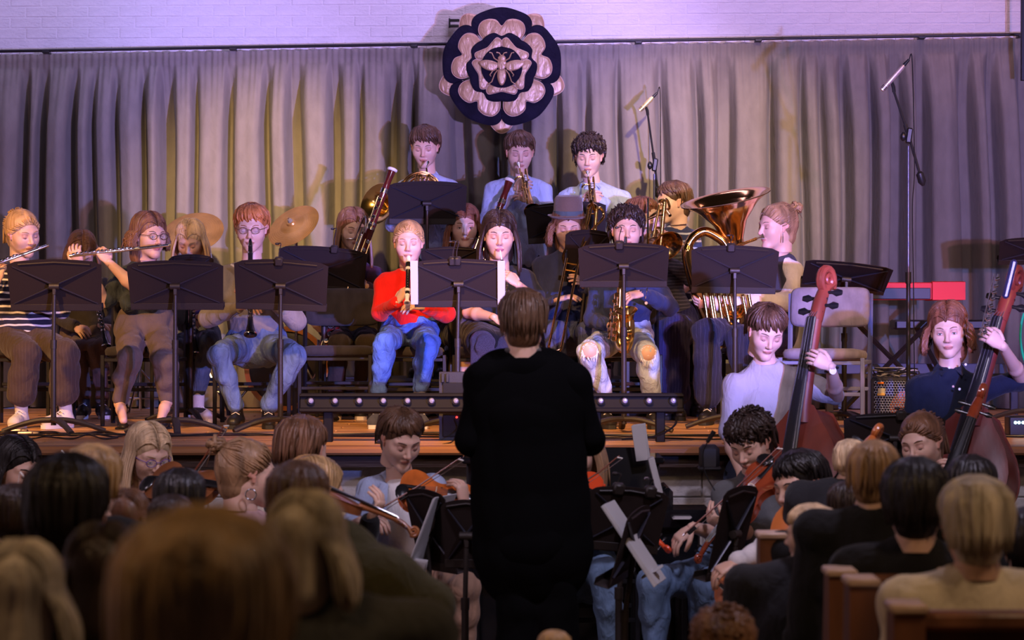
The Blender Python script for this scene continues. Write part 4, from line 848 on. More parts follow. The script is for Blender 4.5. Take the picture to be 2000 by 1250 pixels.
def mic_stand(label, px, Y, ptop, pivot, mic0, mic1, tail, mcol, fz=SZ):
    b = W(px, 600, Y); th = thing('microphone_stand', label, 'microphone stand', (b.x, Y, fz)); pv = W(*pivot, Y); tp = W(px, ptop, Y)
    MB().tube([(b.x, Y, fz + .03), (b.x, Y, fz + (tp.z - fz) * .55)], .0125, 10).build('lower_pole', bk, th); MB().tube([(b.x, Y, fz + (tp.z - fz) * .52), (b.x, Y, fz + (tp.z - fz) * .56)], .017, 10).build('clutch', bk, th); MB().tube([(b.x, Y, fz + (tp.z - fz) * .55), tuple(tp)], .0085, 10).build('upper_pole', mat('stand_tube_blue', (.10, .10, .16), .3, .7), th)
    MB().box(pv, (.035, .05, .09), Ry(8), .008).ball(pv + Vector((-.035, -.01, -.005)), (.018, .025, .028)).build('clamp', bk, th)
    m0, m1 = W(*mic0, Y - .02), W(*mic1, Y - .02); md = m0.lerp(m1, .42); jt = md + Vector((.02, .01, -.07)); tl = W(*tail, Y + .02)
    MB().tube([jt, pv.lerp(jt, .05), pv], .007, 8).tube([pv.lerp(jt, .25), pv], .012, 8).build('boom', bk, th); MB().tube([pv, tl], .0085, 8).build('boom_tail', bk, th)
    d = (tl - pv).normalized(); MB().tube([tl - d * .03, tl - d * .02, tl + d * .03, tl + d * .055], [.012, .022, .024, .008], 12).build('counterweight', bk, th)
    MB().tube([jt, jt + Vector((-.004, 0, .03)), md], [.010, .011, .008], 8).build('mic_clip', bk, th)
    mt = mat('mic_' + label[:12].replace(' ', '_'), mcol, .35, .7); mc = thing('microphone', 'slim %s condenser microphone on the %s' % ('golden' if mcol[2] < .4 else 'silvery', label.split(' beside')[0].split(' behind')[0]), 'microphone', tuple(md)); mdv = (m1 - m0).normalized()
    MB().tube([m0, m0 + mdv * .04, m0 + mdv * .042, m0 + mdv * .05, m0 + mdv * .052, m1 - mdv * .02, m1], [.0155, .016, .0135, .0135, .0165, .0165, .012], 14).build('body', mt, mc)
    for t in (.010, .018, .026): MB().tube([m0 + mdv * t, m0 + mdv * (t + .003)], .0168, 14).build('capsule_slot', bk, mc)
    MB().tube([m1, m1 + mdv * .045], [.011, .008], 10).build('plug', bk, mc)
    P = [m1 + mdv * .045, m1 + mdv * .055 + Vector((.012, 0, -.02)), W(px + 12, ptop + 40, Y), W(px + 8, ptop + 120, Y - .02), W(px + 10, ptop + 260, Y), Vector((b.x + .04, Y, fz + .2)), Vector((b.x + .06, Y - .1, fz + .01))]
    MB().tube(spline(P, 6), .0035, 6).build('cable', bk, mc)
    for an in (200, 320, 80):
        d = Vector((math.cos(R(an)), math.sin(R(an)), 0)); MB().tube([(b.x, Y, fz + .10), tuple(Vector((b.x, Y, fz + .012)) + d * .30)], .009, 8).build('leg', bk, th)
mic_stand('tall microphone stand beside the red keyboard', 1774, 14.7, 285, (1775, 265), (1722, 176), (1765, 128), (1798, 345), (.70, .56, .50))
mic_stand('microphone stand behind the trombone players', 1278, 17.75, 340, (1279, 322), (1249, 216), (1275, 190), (1284, 372), (.80, .66, .30))
# drum kit pieces
brass_c = mat('cymbal_bronze', (.46, .25, .08), .38, .7, .04, 60, (1, 1, 1), .15, 10)
def cymbal(label, c, rx, tilt, yaw, Y):
    p = W(*c, Y); th = thing('cymbal', label, 'cymbal', (p.x, Y, SZ)); n = Rz(yaw) @ Rx(tilt) @ Vector((0, 0, 1)); r = rx * Y / F
    pr = [(.012, .03), (.03, .028), (r * .2, .012), (r * .22, .006)] + [(r * (.25 + .75 * k / 10), .004 - .020 * (k / 10) ** 2) for k in range(11)] + [(r, -.018), (r * .6, -.004), (.02, .02)]
    MB().lathe(pr, p, n, 48).build('disc', brass_c, th, sharp=50)
    gr = MB()
    for k in range(9): t = .35 + .07 * k; gr.lathe([(r * t, .0045 - .02 * ((t - .25) / .75) ** 2), (r * t + .0015, .0050 - .02 * ((t - .25) / .75) ** 2), (r * t + .003, .0045 - .02 * ((t - .25) / .75) ** 2)], p, n, 40)
    gr.build('groove', brass_c, th)['kind'] = 'stuff'
    MB().lathe([(0, .05), (.012, .05), (.018, .03), (.02, .012)], p, n, 12).build('felt', cloth('felt_grey', (.15, .14, .14)), th)
    q = p - n * .05; MB().tube([p + n * .06, q], .005, 8).build('rod', chr_, th); MB().box(q, (.035, .035, .05), None, .008).build('tilter', chr_, th)
    f = Vector((p.x + (.02 if tilt > 0 else -.02), Y + .08, SZ)); MB().tube([q, q + Vector((.0, .05, -.12)), f + Vector((0, 0, .25))], .011, 10).build('pole', chr_, th)
    for an in (90, 210, 330):
        d = Vector((math.cos(R(an)), math.sin(R(an)), 0)); MB().tube([f + Vector((0, 0, .45)), f + d * .26 + Vector((0, 0, .012))], .009, 6).build('leg', chr_, th)
cymbal('large bronze crash cymbal facing forward behind the blonde clarinettist', (376, 451), 61, 42, -10, 17.6)
cymbal('tilted bronze cymbal on chrome stand right of the ginger-haired clarinettist', (571, 438), 55, 48, -32, 17.4)
def bass_drum():
    c = W(560, 735, 17.5); th = thing('bass_drum', 'bass drum with orange wooden hoop behind ginger clarinettist', 'drum', (c.x, 17.6, SZ)); r = .27; c.z = SZ + r + .03; hoop = mat('hoop_orange', (.55, .20, .05), .35); d = Vector((0, 1, 0))
    MB().lathe([(r - .01, 0), (r, .01), (r, .36), (r - .01, .37)], c, d, 40).build('shell', mat('drum_black', (.03, .02, .02), .3), th)
    MB().lathe([(0, -.002), (r - .02, -.004), (r - .01, .0)], c, d, 40).build('drum_head', mat('drum_head', (.05, .04, .04), .4), th); MB().lathe([(r - .015, -.02), (r + .018, -.02), (r + .018, .02), (r - .01, .02)], c, d, 48).build('hoop', hoop, th)
    for k in range(8): a = R(k * 45 + 20); p = c + Vector((math.cos(a) * (r + .012), .06, math.sin(a) * (r + .012))); MB().box(p, (.025, .06, .025)).build('lug', chr_, th)
    for sx in (-1, 1): MB().tube([c + Vector((sx * r * .9, .1, -.1)), Vector((c.x + sx * (r + .12), 17.5, SZ + .01))], .009, 8).build('spur', chr_, th)
bass_drum()
def hw_stand(label, px, Y, ztop):
    b = W(px, 0, Y); th = thing('drum_hardware_stand', label, 'drum hardware', (b.x, Y, SZ)); MB().tube([(b.x, Y, SZ + .02), (b.x, Y, SZ + ztop)], .010, 10).build('pole', chr_, th)
    for an in (20, 140, 260):
        d = Vector((math.cos(R(an)), math.sin(R(an)), 0))
        MB().tube([Vector((b.x, Y, SZ + .30)), Vector((b.x, Y, SZ + .012)) + d * .24], .008, 6).build('leg', chr_, th); MB().tube([Vector((b.x, Y, SZ + .10)), Vector((b.x, Y, SZ + .10)) + d * .13], .006, 6).build('strut', chr_, th)
hw_stand('chrome tripod drum stand seen between the legs of spectacled flute player', 274, 17.4, .5)
hw_stand('chrome tripod drum stand behind the empty chair', 622, 17.3, .5)
# cables over the stage front
q = random.Random(9)
for i in range(9):
    x = -120 + q.uniform(-40, 60); Pp = []
    y0 = 853 + q.uniform(-4, 9); ln = (900, 1300, 2000, 420, 300, 300, 700, 1400, 260)[i]
    sx = (0, 300, 0, -30, -30, -40, 1150, 600, -30)[i]
    for k in range(10): Yk = 3600 / (y0 + q.uniform(-4, 4) - 600); p = W(sx + ln * k / 9, 600, Yk); Pp.append(Vector((p.x, Yk, SZ + .006 + (.012 if k % 3 == 1 else 0))))
    tag(MB().tube(spline(Pp, 5), .005, 6).build('floor_cable', bk, None, loc=Pp[0]), 'black audio cable snaking along the front boards of the stage', 'cable', 'cables along the stage front')
for i, (px, py) in enumerate(((38, 846), (60, 851))):
    p = W(px, py, 3600 / (py - 600)); tag(MB().tube([p + Vector((-.07, 0, .014)), p + Vector((.0, 0, .014)), p + Vector((.05, -.02, .014))], [.010, .012, .009], 8).tube([p + Vector((.012, -.004, .014)), p + Vector((.02, -.008, .014))], .0125, 8, col=None).build('cable_plug', mat('plug_metal', (.25, .2, .18), .35, .6), None, loc=p), ('metal cable plug among cables at far left of stage front, %s one' % ('rear', 'front')[i]), 'plug')
MB().box(W(765, 864, 13.55), (.16, .10, .012)).build('floor_box', bk, None, loc=W(765, 866, 13.55)); tag(bpy.data.objects['floor_box'], 'flat black connector box on the boards behind the violinist in white', 'box')
# ---------------------------------------------------------------- instruments
gold = mat('lacquered_brass', (.80, .50, .16), .16, 1); silver = mat('silver_plate', (.82, .82, .84), .16, 1); ebon = mat('ebony', (.012, .011, .012), .25, spec=.6); cream = mat('ivory_ring', (.85, .82, .74), .4); maroon = mat('bassoon_maple', (.10, .012, .010), .14, spec=.8, var=.25)
def keys(mb, a, b, r, n, side, sz=1.0):
    d = (b - a).normalized(); s = Vector(side); s = (s - d * s.dot(d)).normalized(); t = d.cross(s)
    for i in range(n):
        p = a.lerp(b, (i + .5) / n) + s * (r + .004) + t * (.004 if i % 2 else -.004); mb.lathe([(0, .003), (.006 * sz, .003), (.0075 * sz, 0), (.006 * sz, -.003), (0, -.003)], p, s, 10)
    for k in (-1, 1): mb.tube([a.lerp(b, .04) + s * (r + .003) + t * k * r * .7, a.lerp(b, .96) + s * (r + .003) + t * k * r * .7], .0017 * sz, 5)
    for i in range(n // 2): p = a.lerp(b, (i + .7) / (n // 2 + .4)) + s * r; mb.tube([p + t * r * .8, p + s * .006, p - t * r * .8], .0014 * sz, 4)
def flute(label, a, b):
    th = thing('flute', label, 'flute', tuple(a)); d = (b - a).normalized(); L = (b - a).length
    MB().tube([a, a + d * .002, b], [.0085, .0095, .0095], 14).tube([a - d * .01, a], .0105, 12).build('head_joint', silver, th)
    MB().tube([a + d * L * .30, a + d * L * .34], .0115, 14).tube([a + d * L * .86, a + d * L * .88], .0112, 14).tube([b - d * .004, b], .0110, 14).build('tenon_ring', silver, th)
    lp = MB().ball(a + d * .045 + Vector((0, -.003, .009)), (.014, .010, .003), 12, 6, rot=Matrix.Rotation(math.atan2(d.z, d.x) * -1, 3, 'Y')); lp.build('lip_plate', silver, th)
    k = MB(); keys(k, a + d * L * .36, a + d * L * .98, .0095, 15, (0, -.6, .8), 1.15); k.build('key_work', silver, th)
    return th
def clarinet(label, a, b, oboe=False):
    """a = mouth end, b = bell rim"""
    nm = 'oboe' if oboe else 'clarinet'; th = thing(nm, label, nm, tuple(b)); d = (b - a).normalized(); L = (b - a).length; R0 = .011 if oboe else .0145
    if oboe: MB().tube([a - d * .0, a + d * .03, a + d * .07], [.004, .003, .0045], 8, flat=.6).build('reed', cream, th)
    else: MB().tube([a, a + d * .02, a + d * .07], [.005, .010, .0135], 10, flat=[.4, .8, 1]).build('mouthpiece', ebon, th); MB().tube([a + d * .03, a + d * .055], .0145, 12).build('ligature', silver, th)
    prof = [(R0 * .9, .07), (R0, .10), (R0, L - .13), (R0 * 1.05, L - .11), (R0 * 1.3, L - .07), (R0 * 1.9 if not oboe else R0 * 1.7, L - .03), (R0 * 2.7 if not oboe else R0 * 2, L - .002), (R0 * 2.7 if not oboe else R0 * 1.9, L), (R0 * 1.6, L - .01), (R0 * .8, L - .05)]
    MB().lathe(prof, a, d, 18).build('tube', ebon, th)
    rg = MB()
    for t in (.10, .16, L * .52, L - .12): rg.lathe([(R0, t - .006), (R0 * 1.12, t - .006), (R0 * 1.12, t + .006), (R0, t + .006)], a, d, 16)
    rg.lathe([(R0 * 2.72 if not oboe else R0 * 2.02, L - .008), (R0 * 2.78 if not oboe else R0 * 2.1, L - .004), (R0 * 2.72 if not oboe else R0 * 2, L + .001)], a, d, 20); rg.build('ring', silver, th)
    k = MB(); keys(k, a + d * .18, a + d * (L * .50), R0, 6, (0, -1, .1)); keys(k, a + d * (L * .54), a + d * (L - .13), R0, 6, (.3, -1, .1), 1.2); keys(k, a + d * .2, a + d * (L - .15), R0, 8, (-.9, -.5, .1), .9); k.build('key_work', silver, th)
    return th
def recorder(label, a, b):
    th = thing('recorder', label, 'recorder', tuple(b)); d = (b - a).normalized(); L = (b - a).length; wh = mat('recorder_ivory', (.85, .83, .80), .3)
    MB().tube([a, a + d * .02, a + d * .055], [.010, .0155, .017], 14, flat=[.5, .9, 1]).build('head_joint', wh, th)
    MB().tube([a + d * .055, a + d * .10, a + d * .104, a + d * (L - .10), a + d * (L - .06)], [.0165, .0165, .0135, .0125, .0125], 14).build('barrel', ebon, th)
    for t, r in ((.10, .017), (L - .095, .0165), (L - .055, .015)): MB().lathe([(r * .8, t - .010), (r, t - .008), (r, t + .008), (r * .8, t + .010)], a, d, 16).build('ring', wh, th)
    MB().lathe([(.013, L - .045), (.0125, L - .02), (.019, L - .008), (.020, L), (.012, L)], a, d, 16).build('foot_joint', wh, th)
    h = MB()
    for i in range(6): h.lathe([(0, .0005), (.004, .0)], a + d * (.13 + i * (L - .26) / 5) + Vector((0, -.0135, 0)), (0, -1, 0), 8)
    h.build('tone_hole', cream, th)['kind'] = 'stuff'
def bassoon(label, top, bot, reed, Yd=0):
    th = thing('bassoon', label, 'bassoon', tuple(bot)); d = (bot - top).normalized(); L = (bot - top).length; x = Vector((1, 0, 0)); x = (x - d * x.dot(d)).normalized()
    MB().lathe([(.012, .0), (.030, .0), (.034, .004), (.034, .014), (.028, .020)], top, d, 24).build('bell_ring', cream, th)
    MB().tube([top + d * .016, top + d * .10, top + d * .16, top + d * .17, top + d * L * .30, top + d * L * .31, top + d * L * .72], [.027, .020, .025, .021, .023, .026, .027], 18).build('long_joint', maroon, th)
    w = top + d * L * .36 - x * .038; MB().tube([w, top + d * L * .72 - x * .038], .019, 14).build('wing_joint', maroon, th)
    MB().tube([top + d * L * .72 - x * .018, bot - x * .018], [.047, .043], 18, flat=.6, up=x).build('boot_joint', maroon, th)
    rg = MB()
    for t, r in ((.155, .0265), (.168, .0265), (L * .305, .0275), (L * .33, .0275)): rg.lathe([(r * .9, t - .009), (r, t - .009), (r, t + .009), (r * .9, t + .009)], top, d, 20)
    rg.tube([bot - x * .018 - d * .02, bot - x * .018], .046, 18, flat=.62, up=x); rg.tube([top + d * (L * .72 - .015) - x * .018, top + d * (L * .72 + .01) - x * .018], .049, 18, flat=.62, up=x); rg.build('band', silver, th)
    k = MB(); keys(k, top + d * .2, top + d * L * .34, .024, 4, (-.4, -1, .2), 1.8); keys(k, top + d * L * .38, top + d * L * .70, .025, 7, (.4, -1, 0), 1.9); keys(k, w, top + d * L * .70 - x * .038, .018, 8, (-.7, -1, 0), 1.5); keys(k, top + d * L * .74 - x * .02, bot - x * .02, .032, 7, (0, -1, 0), 2.2)
    for o in (-.035, -.05): k.tube([top + d * L * .34 + x * o + Vector((0, -.02, 0)), top + d * L * .5 + x * o + Vector((0, -.02, 0))], .006, 8)
    k.build('key_work', silver, th)
    MB().tube(spline([w, w - d * .06 - x * .004, w - d * .10 - x * .03, reed + Vector((.04, -.01, .012)), reed], 5), [.006] * 14 + [.0035] * 7, 8).build('crook', silver, th); MB().tube([reed, reed + Vector((-.018, .03, 0))], [.004, .007], 6, flat=.4).build('reed', cream, th)
def trumpet(label, mouth, bell, nm='trumpet'):
    """mouth -> bell axis, gold tubes"""
    th = thing(nm, label, nm, tuple(mouth)); d = (bell - mouth).normalized(); L = (bell - mouth).length; s = d.cross(Vector((1, 0, 0))).normalized() * .028; x = Vector((1, 0, 0))
    MB().lathe([(.004, .085), (.005, .03), (.009, .015), (.013, .002), (.0135, 0), (.011, 0), (.004, .012)], mouth, d, 16).build('mouthpiece', silver, th)
    P = [mouth + d * .06, mouth + d * L * .80]; c1 = mouth + d * L * .80 + s; P += [c1 + d * .03 - s * .5, c1 + d * .035 + s * .0, c1 + d * .03 + s * .6, c1 + s]; c2 = mouth + d * L * .35 + s * 2
    MB().tube([mouth + d * .06, mouth + d * L * .82], .0065, 10).tube(arc(mouth + d * L * .82 + s, -s, d, (1.0, .030), 0, 180, 10), .0062, 8).tube([mouth + d * L * .82 + s * 2, mouth + d * L * .34 + s * 2], .0062, 8).build('leadpipe', gold, th)
    o = x * .030
    MB().lathe([(.058, L), (.060, L - .001), (.045, L - .02), (.025, L - .06), (.014, L - .12), (.009, L - .22), (.0075, L * .28)][::-1], mouth + o, d, 24).tube(arc(mouth + o + d * L * .28 + s, -s, -d, (1, .028), 0, 180, 10), .0066, 8).tube([mouth + o + d * L * .28 + s * 2, mouth + o + d * L * .5 + s * 2], .0066, 8).build('bell', gold, th)
    v = MB()
    for i in (-1, 0, 1):
        p = mouth + o * .5 + d * (L * .5 + i * .026); v.tube([p - s * 1.4, p - s * 1.3, p + s * 2.6, p + s * 2.8], [.010, .0125, .0125, .009], 12).tube([p - s * 1.4, p - s * 2.1], .003, 6).tube([p - s * 2.1, p - s * 2.25], .008, 10)
    v.build('valve', silver, th); MB().tube(arc(mouth - x * .02 + d * L * .62 + s, s, d, (.7, .02), -90, 90, 6), .005, 8).tube(arc(mouth - x * .02 + d * L * .42 + s, s, x, (.9, .03), -90, 90, 6), .005, 8).build('slide', gold, th)
def french_horn(label, mouth, loopc, bellc):
    th = thing('french_horn', label, 'french horn', tuple(loopc)); MB().lathe([(.0035, .07), (.0045, .03), (.008, .012), (.010, 0), (.008, 0), (.003, .012)], mouth, (loopc - mouth).normalized() * 1, 14).build('mouthpiece', silver, th)
    t = MB(); u, v = Vector((1, .25, .1)).normalized(), Vector((-.1, .1, 1)).normalized()
    t.tube(spline([mouth + (loopc - mouth).normalized() * .06, mouth.lerp(loopc, .55) + Vector((.03, 0, 0)), loopc + u * .14 + v * .02, loopc + u * .06 - v * .12, loopc - u * .12 - v * .09, loopc - u * .14 + v * .05, loopc + v * .11], 6), .0065, 8)
    t.build('leadpipe', gold, th); t = MB()
    for r, o in ((.135, 0), (.120, -.02), (.10, .015)): t.tube(arc(loopc + Vector((0, o, -.01)), u, v, r, -60, 250, 26), .008 if r > .11 else .0065, 8)
    for dx in (-.03, -.01, .045): t.tube(arc(loopc + Vector((dx, -.04, .03)), Vector((.15, 0, 1)).normalized(), Vector((1, 0, 0)), (.075, .014), -90, 90, 8), .006, 8).tube([loopc + Vector((dx - .014, -.04, .03)), loopc + Vector((dx - .014, -.04, -.05))], .006, 8).tube([loopc + Vector((dx + .014, -.04, .03)), loopc + Vector((dx + .014, -.04, -.05))], .006, 8)
    t.build('tubing', gold, th)
    for dx in (-.03, .0, .03): MB().tube([loopc + Vector((dx, -.02, -.05)), loopc + Vector((dx, -.02, -.02))], .014, 12).build('valve', silver, th)
    d = Vector((-.45, -.60, .25)).normalized(); MB().tube(spline([loopc - u * .13, bellc.lerp(loopc, .55) + Vector((0, .05, -.12)), bellc - d * .26, bellc - d * .16], 5), [.009] * 5 + [.012] * 5 + [.016] * 6, 10).lathe([(.016, -.17), (.024, -.12), (.045, -.07), (.085, -.025), (.140, -.002), (.150, 0), (.147, .002), (.135, 0), (.08, -.020), (.040, -.065), (.01, -.12)], bellc, d, 30).build('bell', gold, th)
def trombone(label, mouth, slide_a, slide_b, turn, bell, bdir, rear):
    """slide: two straight tubes from slide_a to slide_b, joined by a bow; bell section tubes up to rear"""
    th = thing('trombone', label, 'trombone', tuple(slide_b)); d = (slide_b - slide_a).normalized(); x = Vector(turn); x = (x - d * x.dot(d)).normalized() * .075
    MB().lathe([(.005, .07), (.006, .03), (.010, .012), (.013, 0), (.010, 0), (.004, .012)], mouth, d, 14).build('mouthpiece', silver, th)
    MB().tube([slide_a, slide_b], .0085, 10).tube([slide_a + x, slide_b + x], .0085, 10).tube(arc(slide_b + x * .5, -x, d * .075, (.5, .5), 0, 180, 10), .0085, 8).build('outer_slide', gold, th)
    MB().tube([mouth + d * .05, slide_a + d * .02], .0065, 8).tube([slide_a + x, slide_a + x - d * .25], .0065, 8).build('inner_slide', silver, th)
    for t in (.04, .10): MB().tube([slide_a + d * t, slide_a + d * t + x], .005, 8).build('brace', gold, th)
    bd = Vector(bdir).normalized(); L = (bell - rear).length; y = (slide_a + x - d * .1)
    MB().tube(spline([y, y.lerp(rear, .5) + Vector((.02, 0, 0)), rear + Vector((.05, 0, -.03)), rear + Vector((.03, 0, .03)), rear], 5), .0085, 8).tube([rear, rear + bd * L * .5], [.009, .011], 10).lathe([(.011, -L * .5), (.016, -.20), (.026, -.12), (.045, -.06), (.085, -.015), (.108, 0), (.105, .001), (.08, -.014), (.02, -.10)], bell, bd, 28).build('bell', gold, th)
    MB().tube([rear + Vector((.0, 0, 0)) + bd * .1, y], .006, 8).build('brace', gold, th)
def tuba():
    Y = 15.85; th = thing('tuba', 'large polished brass tuba with wide bell turned to upper right', 'tuba', tuple(W(1420, 640, Y))); g = mat('tuba_brass', (.72, .42, .15), .13, 1)
    c = W(1418, 392, Y); d = Vector((-.22, -.40, .86)).normalized(); base = W(1437, 500, Y + .06); ax = (c - base); L = ax.length; axn = (ax + d * .1).normalized()
    pts = spline([W(1440, 640, Y + .05), W(1440, 560, Y + .06), base, W(1428, 445, Y + .03), c], 6); n = len(pts); rr = [.048 + .02 * (i / n) for i in range(n)]
    for i in range(n): t = i / (n - 1); rr[i] = .045 + .03 * t + .175 * max(0, (t - .62) / .38) ** 2.6
    b = MB(); b.tube(pts, rr, 30, cap=False); R1 = rr[-1]; fw = (pts[-1] - pts[-2]).normalized(); b.lathe([(R1, 0), (R1 + .028, .016), (R1 + .034, .014), (R1 + .034, .020), (R1 + .026, .021), (R1 - .01, .004), (R1 * .72, -.05), (R1 * .42, -.14), (R1 * .25, -.25)], c, fw, 40); b.build('bell', g, th)
    MB().tube(spline([W(1440, 640, Y + .05), W(1425, 664, Y + .03), W(1398, 655, Y), W(1372, 600, Y), W(1352, 540, Y), W(1343, 492, Y), W(1352, 466, Y), W(1375, 452, Y), W(1400, 462, Y), W(1418, 480, Y + .0), W(1428, 520, Y)], 6), [.046] * 12 + [.038] * 20 + [.030] * 29, 16).build('outer_bow', g, th)
    k = MB()
    for i, (x0, x1, y0, y1) in enumerate(((1372, 1384, 560, 640), (1390, 1402, 570, 646), (1412, 1424, 575, 628), (1450, 1462, 575, 640))):
        a0, a1 = W(x0, y0, Y - .07), W(x1, y0, Y - .07); b0, b1 = W(x0 + 12, y1, Y - .07), W(x1 + 12, y1, Y - .07); k.tube([a0, b0], .0115, 10).tube([a1, b1], .0115, 10).tube(arc((b0 + b1) / 2, (b0 - b1) / 2, (b0 - a0).normalized() * .02, (1, 1), 0, 180, 8), .0115, 8)
    for r in (.035, .055, .075): k.tube(arc(W(1432, 600, Y - .06), (1, 0, 0), (0, 0, 1), r, 150, 380, 14), .010, 8)
    k.build('valve_slide', g, th); v = MB()
    for i in range(4): p = W(1385 + i * 15, 560, Y - .03); v.tube([p, p + Vector((.02, 0, -.16))], .017, 12).tube([p, p + Vector((-.004, 0, .04))], .004, 6).tube([p + Vector((-.004, 0, .04)), p + Vector((-.004, 0, .048))], .012, 10)
    v.build('valve', silver, th)
    m = W(1492, 461, Y - .02); MB().lathe([(.006, .08), (.008, .03), (.014, .015), (.020, 0), (.016, 0), (.004, .02)], m, (W(1450, 476, Y) - m).normalized(), 16).build('mouthpiece', silver, th); MB().tube(spline([W(1478, 466, Y - .02), W(1455, 475, Y - .01), W(1425, 486, Y), W(1405, 520, Y)], 5), .010, 10).build('leadpipe', g, th)
def saxophone():
    Y = 15.22; th = thing('saxophone', 'brass alto saxophone held between the ripped jean knees', 'saxophone', tuple(W(1215, 680, Y)))
    MB().tube([W(1222, 464, Y + .08), W(1221, 480, Y)], [.008, .013], 10).build('mouthpiece', ebon, th); MB().tube(spline([W(1221, 478, Y), W(1219, 497, Y - .02), W(1213, 512, Y)], 5), .011, 10).build('neck', gold, th)
    MB().tube(spline([W(1213, 512, Y), W(1211, 560, Y), W(1209, 620, Y), W(1209, 660, Y - .01), W(1214, 679, Y - .03), W(1222, 678, Y - .05), W(1228, 655, Y - .06), W(1228, 625, Y - .06)], 5), [.013] * 5 + [.018] * 5 + [.024] * 5 + [.031] * 8 + [.034] * 13, 16).lathe([(.034, -.03), (.038, .0), (.047, .03), (.063, .05), (.067, .052), (.063, .053), (.045, .03), (.02, -.02)], W(1225, 622, Y - .062), (-.12, -.42, 1), 28).build('body_tube', gold, th)
    k = MB(); a, b = W(1204, 570, Y - .02), W(1200, 668, Y - .02); keys(k, a, b, .012, 8, (-.2, -1, 0), 2.0); keys(k, W(1228, 640, Y - .09), W(1226, 672, Y - .09), .01, 2, (0, -1, 0), 2.6); keys(k, W(1198, 600, Y), W(1193, 665, Y), .012, 6, (-1, -.4, 0), 1.7); k.build('key_work', gold, th)
    MB().tube(spline([W(1210, 520, Y), W(1232, 505, Y - .02), W(1240, 480, Y + .12)], 5), .004, 6).build('sling', bk, th)
def violin_family(kind, label, bot, top_, n, s, wood, sizes=None, pegs_m=None):
    """bot = lower end of body, top_ = body end at neck joint direction; n = way the front looks; s = body length"""
    th = thing(kind, label, kind.replace('_', ' '), tuple(bot)); u = (Vector(top_) - Vector(bot)).normalized(); n = Vector(n); n = (n - u * n.dot(u)).normalized(); x = u.cross(n); o = Vector(bot); L = s
    bass = kind == 'double_bass'; rib = L * (.175 if bass else (.155 if kind == 'cello' else .09)); T = lambda a, b, c: o + x * a * L + u * b * L + n * c * L
    half = [(0, 0), (.12, .008), (.22, .05), (.285, .13), (.292, .21), (.262, .30), (.222, .345), (.235, .362), (.195, .40), (.165, .47), (.160, .53), (.180, .60), (.212, .63), (.202, .648), (.222, .70), (.236, .78), (.215, .88), (.15, .955), (.06, .985), (0, .99)]
    if bass: half = [(0, 0), (.12, .008), (.23, .05), (.30, .14), (.305, .22), (.27, .31), (.232, .345), (.24, .362), (.20, .40), (.175, .46), (.172, .52), (.192, .58), (.215, .60), (.206, .62), (.226, .68), (.224, .76), (.18, .86), (.105, .95), (.055, 1.02), (0, 1.03)]
    if kind == 'cello': half = [(a * 1.0, b) for a, b in half]
    sp = spline([(a, b, 0) for a, b in half], 2); out = [(p.x, p.y) for p in sp] + [(-p.x, p.y) for p in sp[-2:0:-1]]; m = len(out); cy = .5; V = []
    def ring(k, z): return [tuple(T(a * k, cy + (b - cy) * k, z)) for a, b in out]
    rb = rib / L; seq = [(1.0, -rb * 0), (1.025, .004), (1.025, .010), (.97, .012), (.88, .020), (.6, .038), (.3, .046)]
    P = MB(); V = []
    for k, z in seq: V += ring(k, z)
    V.append(tuple(T(0, cy, .047))); P.add(V, [[i * m + k, i * m + (k + 1) % m, (i + 1) * m + (k + 1) % m, (i + 1) * m + k] for i in range(6) for k in range(m)] + [[6 * m + k, 6 * m + (k + 1) % m, 7 * m] for k in range(m)]); P.build('front_plate', wood, th, sharp=60)
    V = []
    for k, z in [(1.0, 0), (1.0, -rb), (1.025, -rb), (1.025, -rb - .006), (.9, -rb - .014), (.5, -rb - .032)]: V += ring(k, z)
    V.append(tuple(T(0, cy, -rb - .036))); MB().add(V, [[i * m + k, i * m + (k + 1) % m, (i + 1) * m + (k + 1) % m, (i + 1) * m + k][::-1] for i in range(5) for k in range(m)] + [[5 * m + k, 5 * m + (k + 1) % m, 6 * m][::-1] for k in range(m)]).build('back_and_ribs', wood, th, sharp=60)
    fh = MB()
    for sg in (-1, 1): fh.tube([T(sg * a, b, c) for a, b, c in ((.085, .53, .036), (.075, .515, .038), (.088, .50, .036), (.105, .45, .034), (.12, .40, .030), (.135, .385, .026), (.125, .372, .028))], [L * .008, L * .010, L * .006, L * .007, L * .006, L * .010, L * .008], 6, flat=.4).ball(T(sg * .078, .52, .038), L * .012).ball(T(sg * .13, .378, .028), L * .014)
    fh.build('sound_hole', mat('sound_hole_black', (.006, .004, .004), .9), th)
    fw_ = .72 if bass else 1; fz = .075 if bass else .062; nl = {'violin': 1.38, 'viola': 1.38, 'cello': 1.42, 'double_bass': 1.46}[kind]
    MB().tube([T(0, .60, fz + .006), T(0, .95, fz), T(0, nl, fz - .024)], [L * .062 * fw_, L * .052 * fw_, L * .036 * fw_], 12, flat=.30, up=x).build('fingerboard', ebon, th)
    MB().tube([T(0, .95, .0), T(0, 1.03, .012), T(0, 1.2, .016), T(0, nl, .012)], [L * .055, L * .040, L * .036, L * .034], 12, flat=.85, up=x).build('neck', wood, th)
    # pegbox and scroll
    pb = MB(); c0 = T(0, nl + .22, -.035); sr = L * .056 * (1.0 if not bass else 1.25)
    if bass: c0 = T(0, nl + .20, -.03)
    pb.tube([T(0, nl - .01, .012), T(0, nl + .08, -.004), T(0, nl + .16, -.03), c0 - n * sr * .9], [L * .036, L * .036, L * .030, L * .024], 10, flat=.9, up=x); turns = []
    for i in range(26): a = 200 - i * 26; r = sr * (1 - i / 30); turns.append(c0 + u * r * math.sin(R(a)) * 1 + n * r * math.cos(R(a)) * 1 + x * 0)
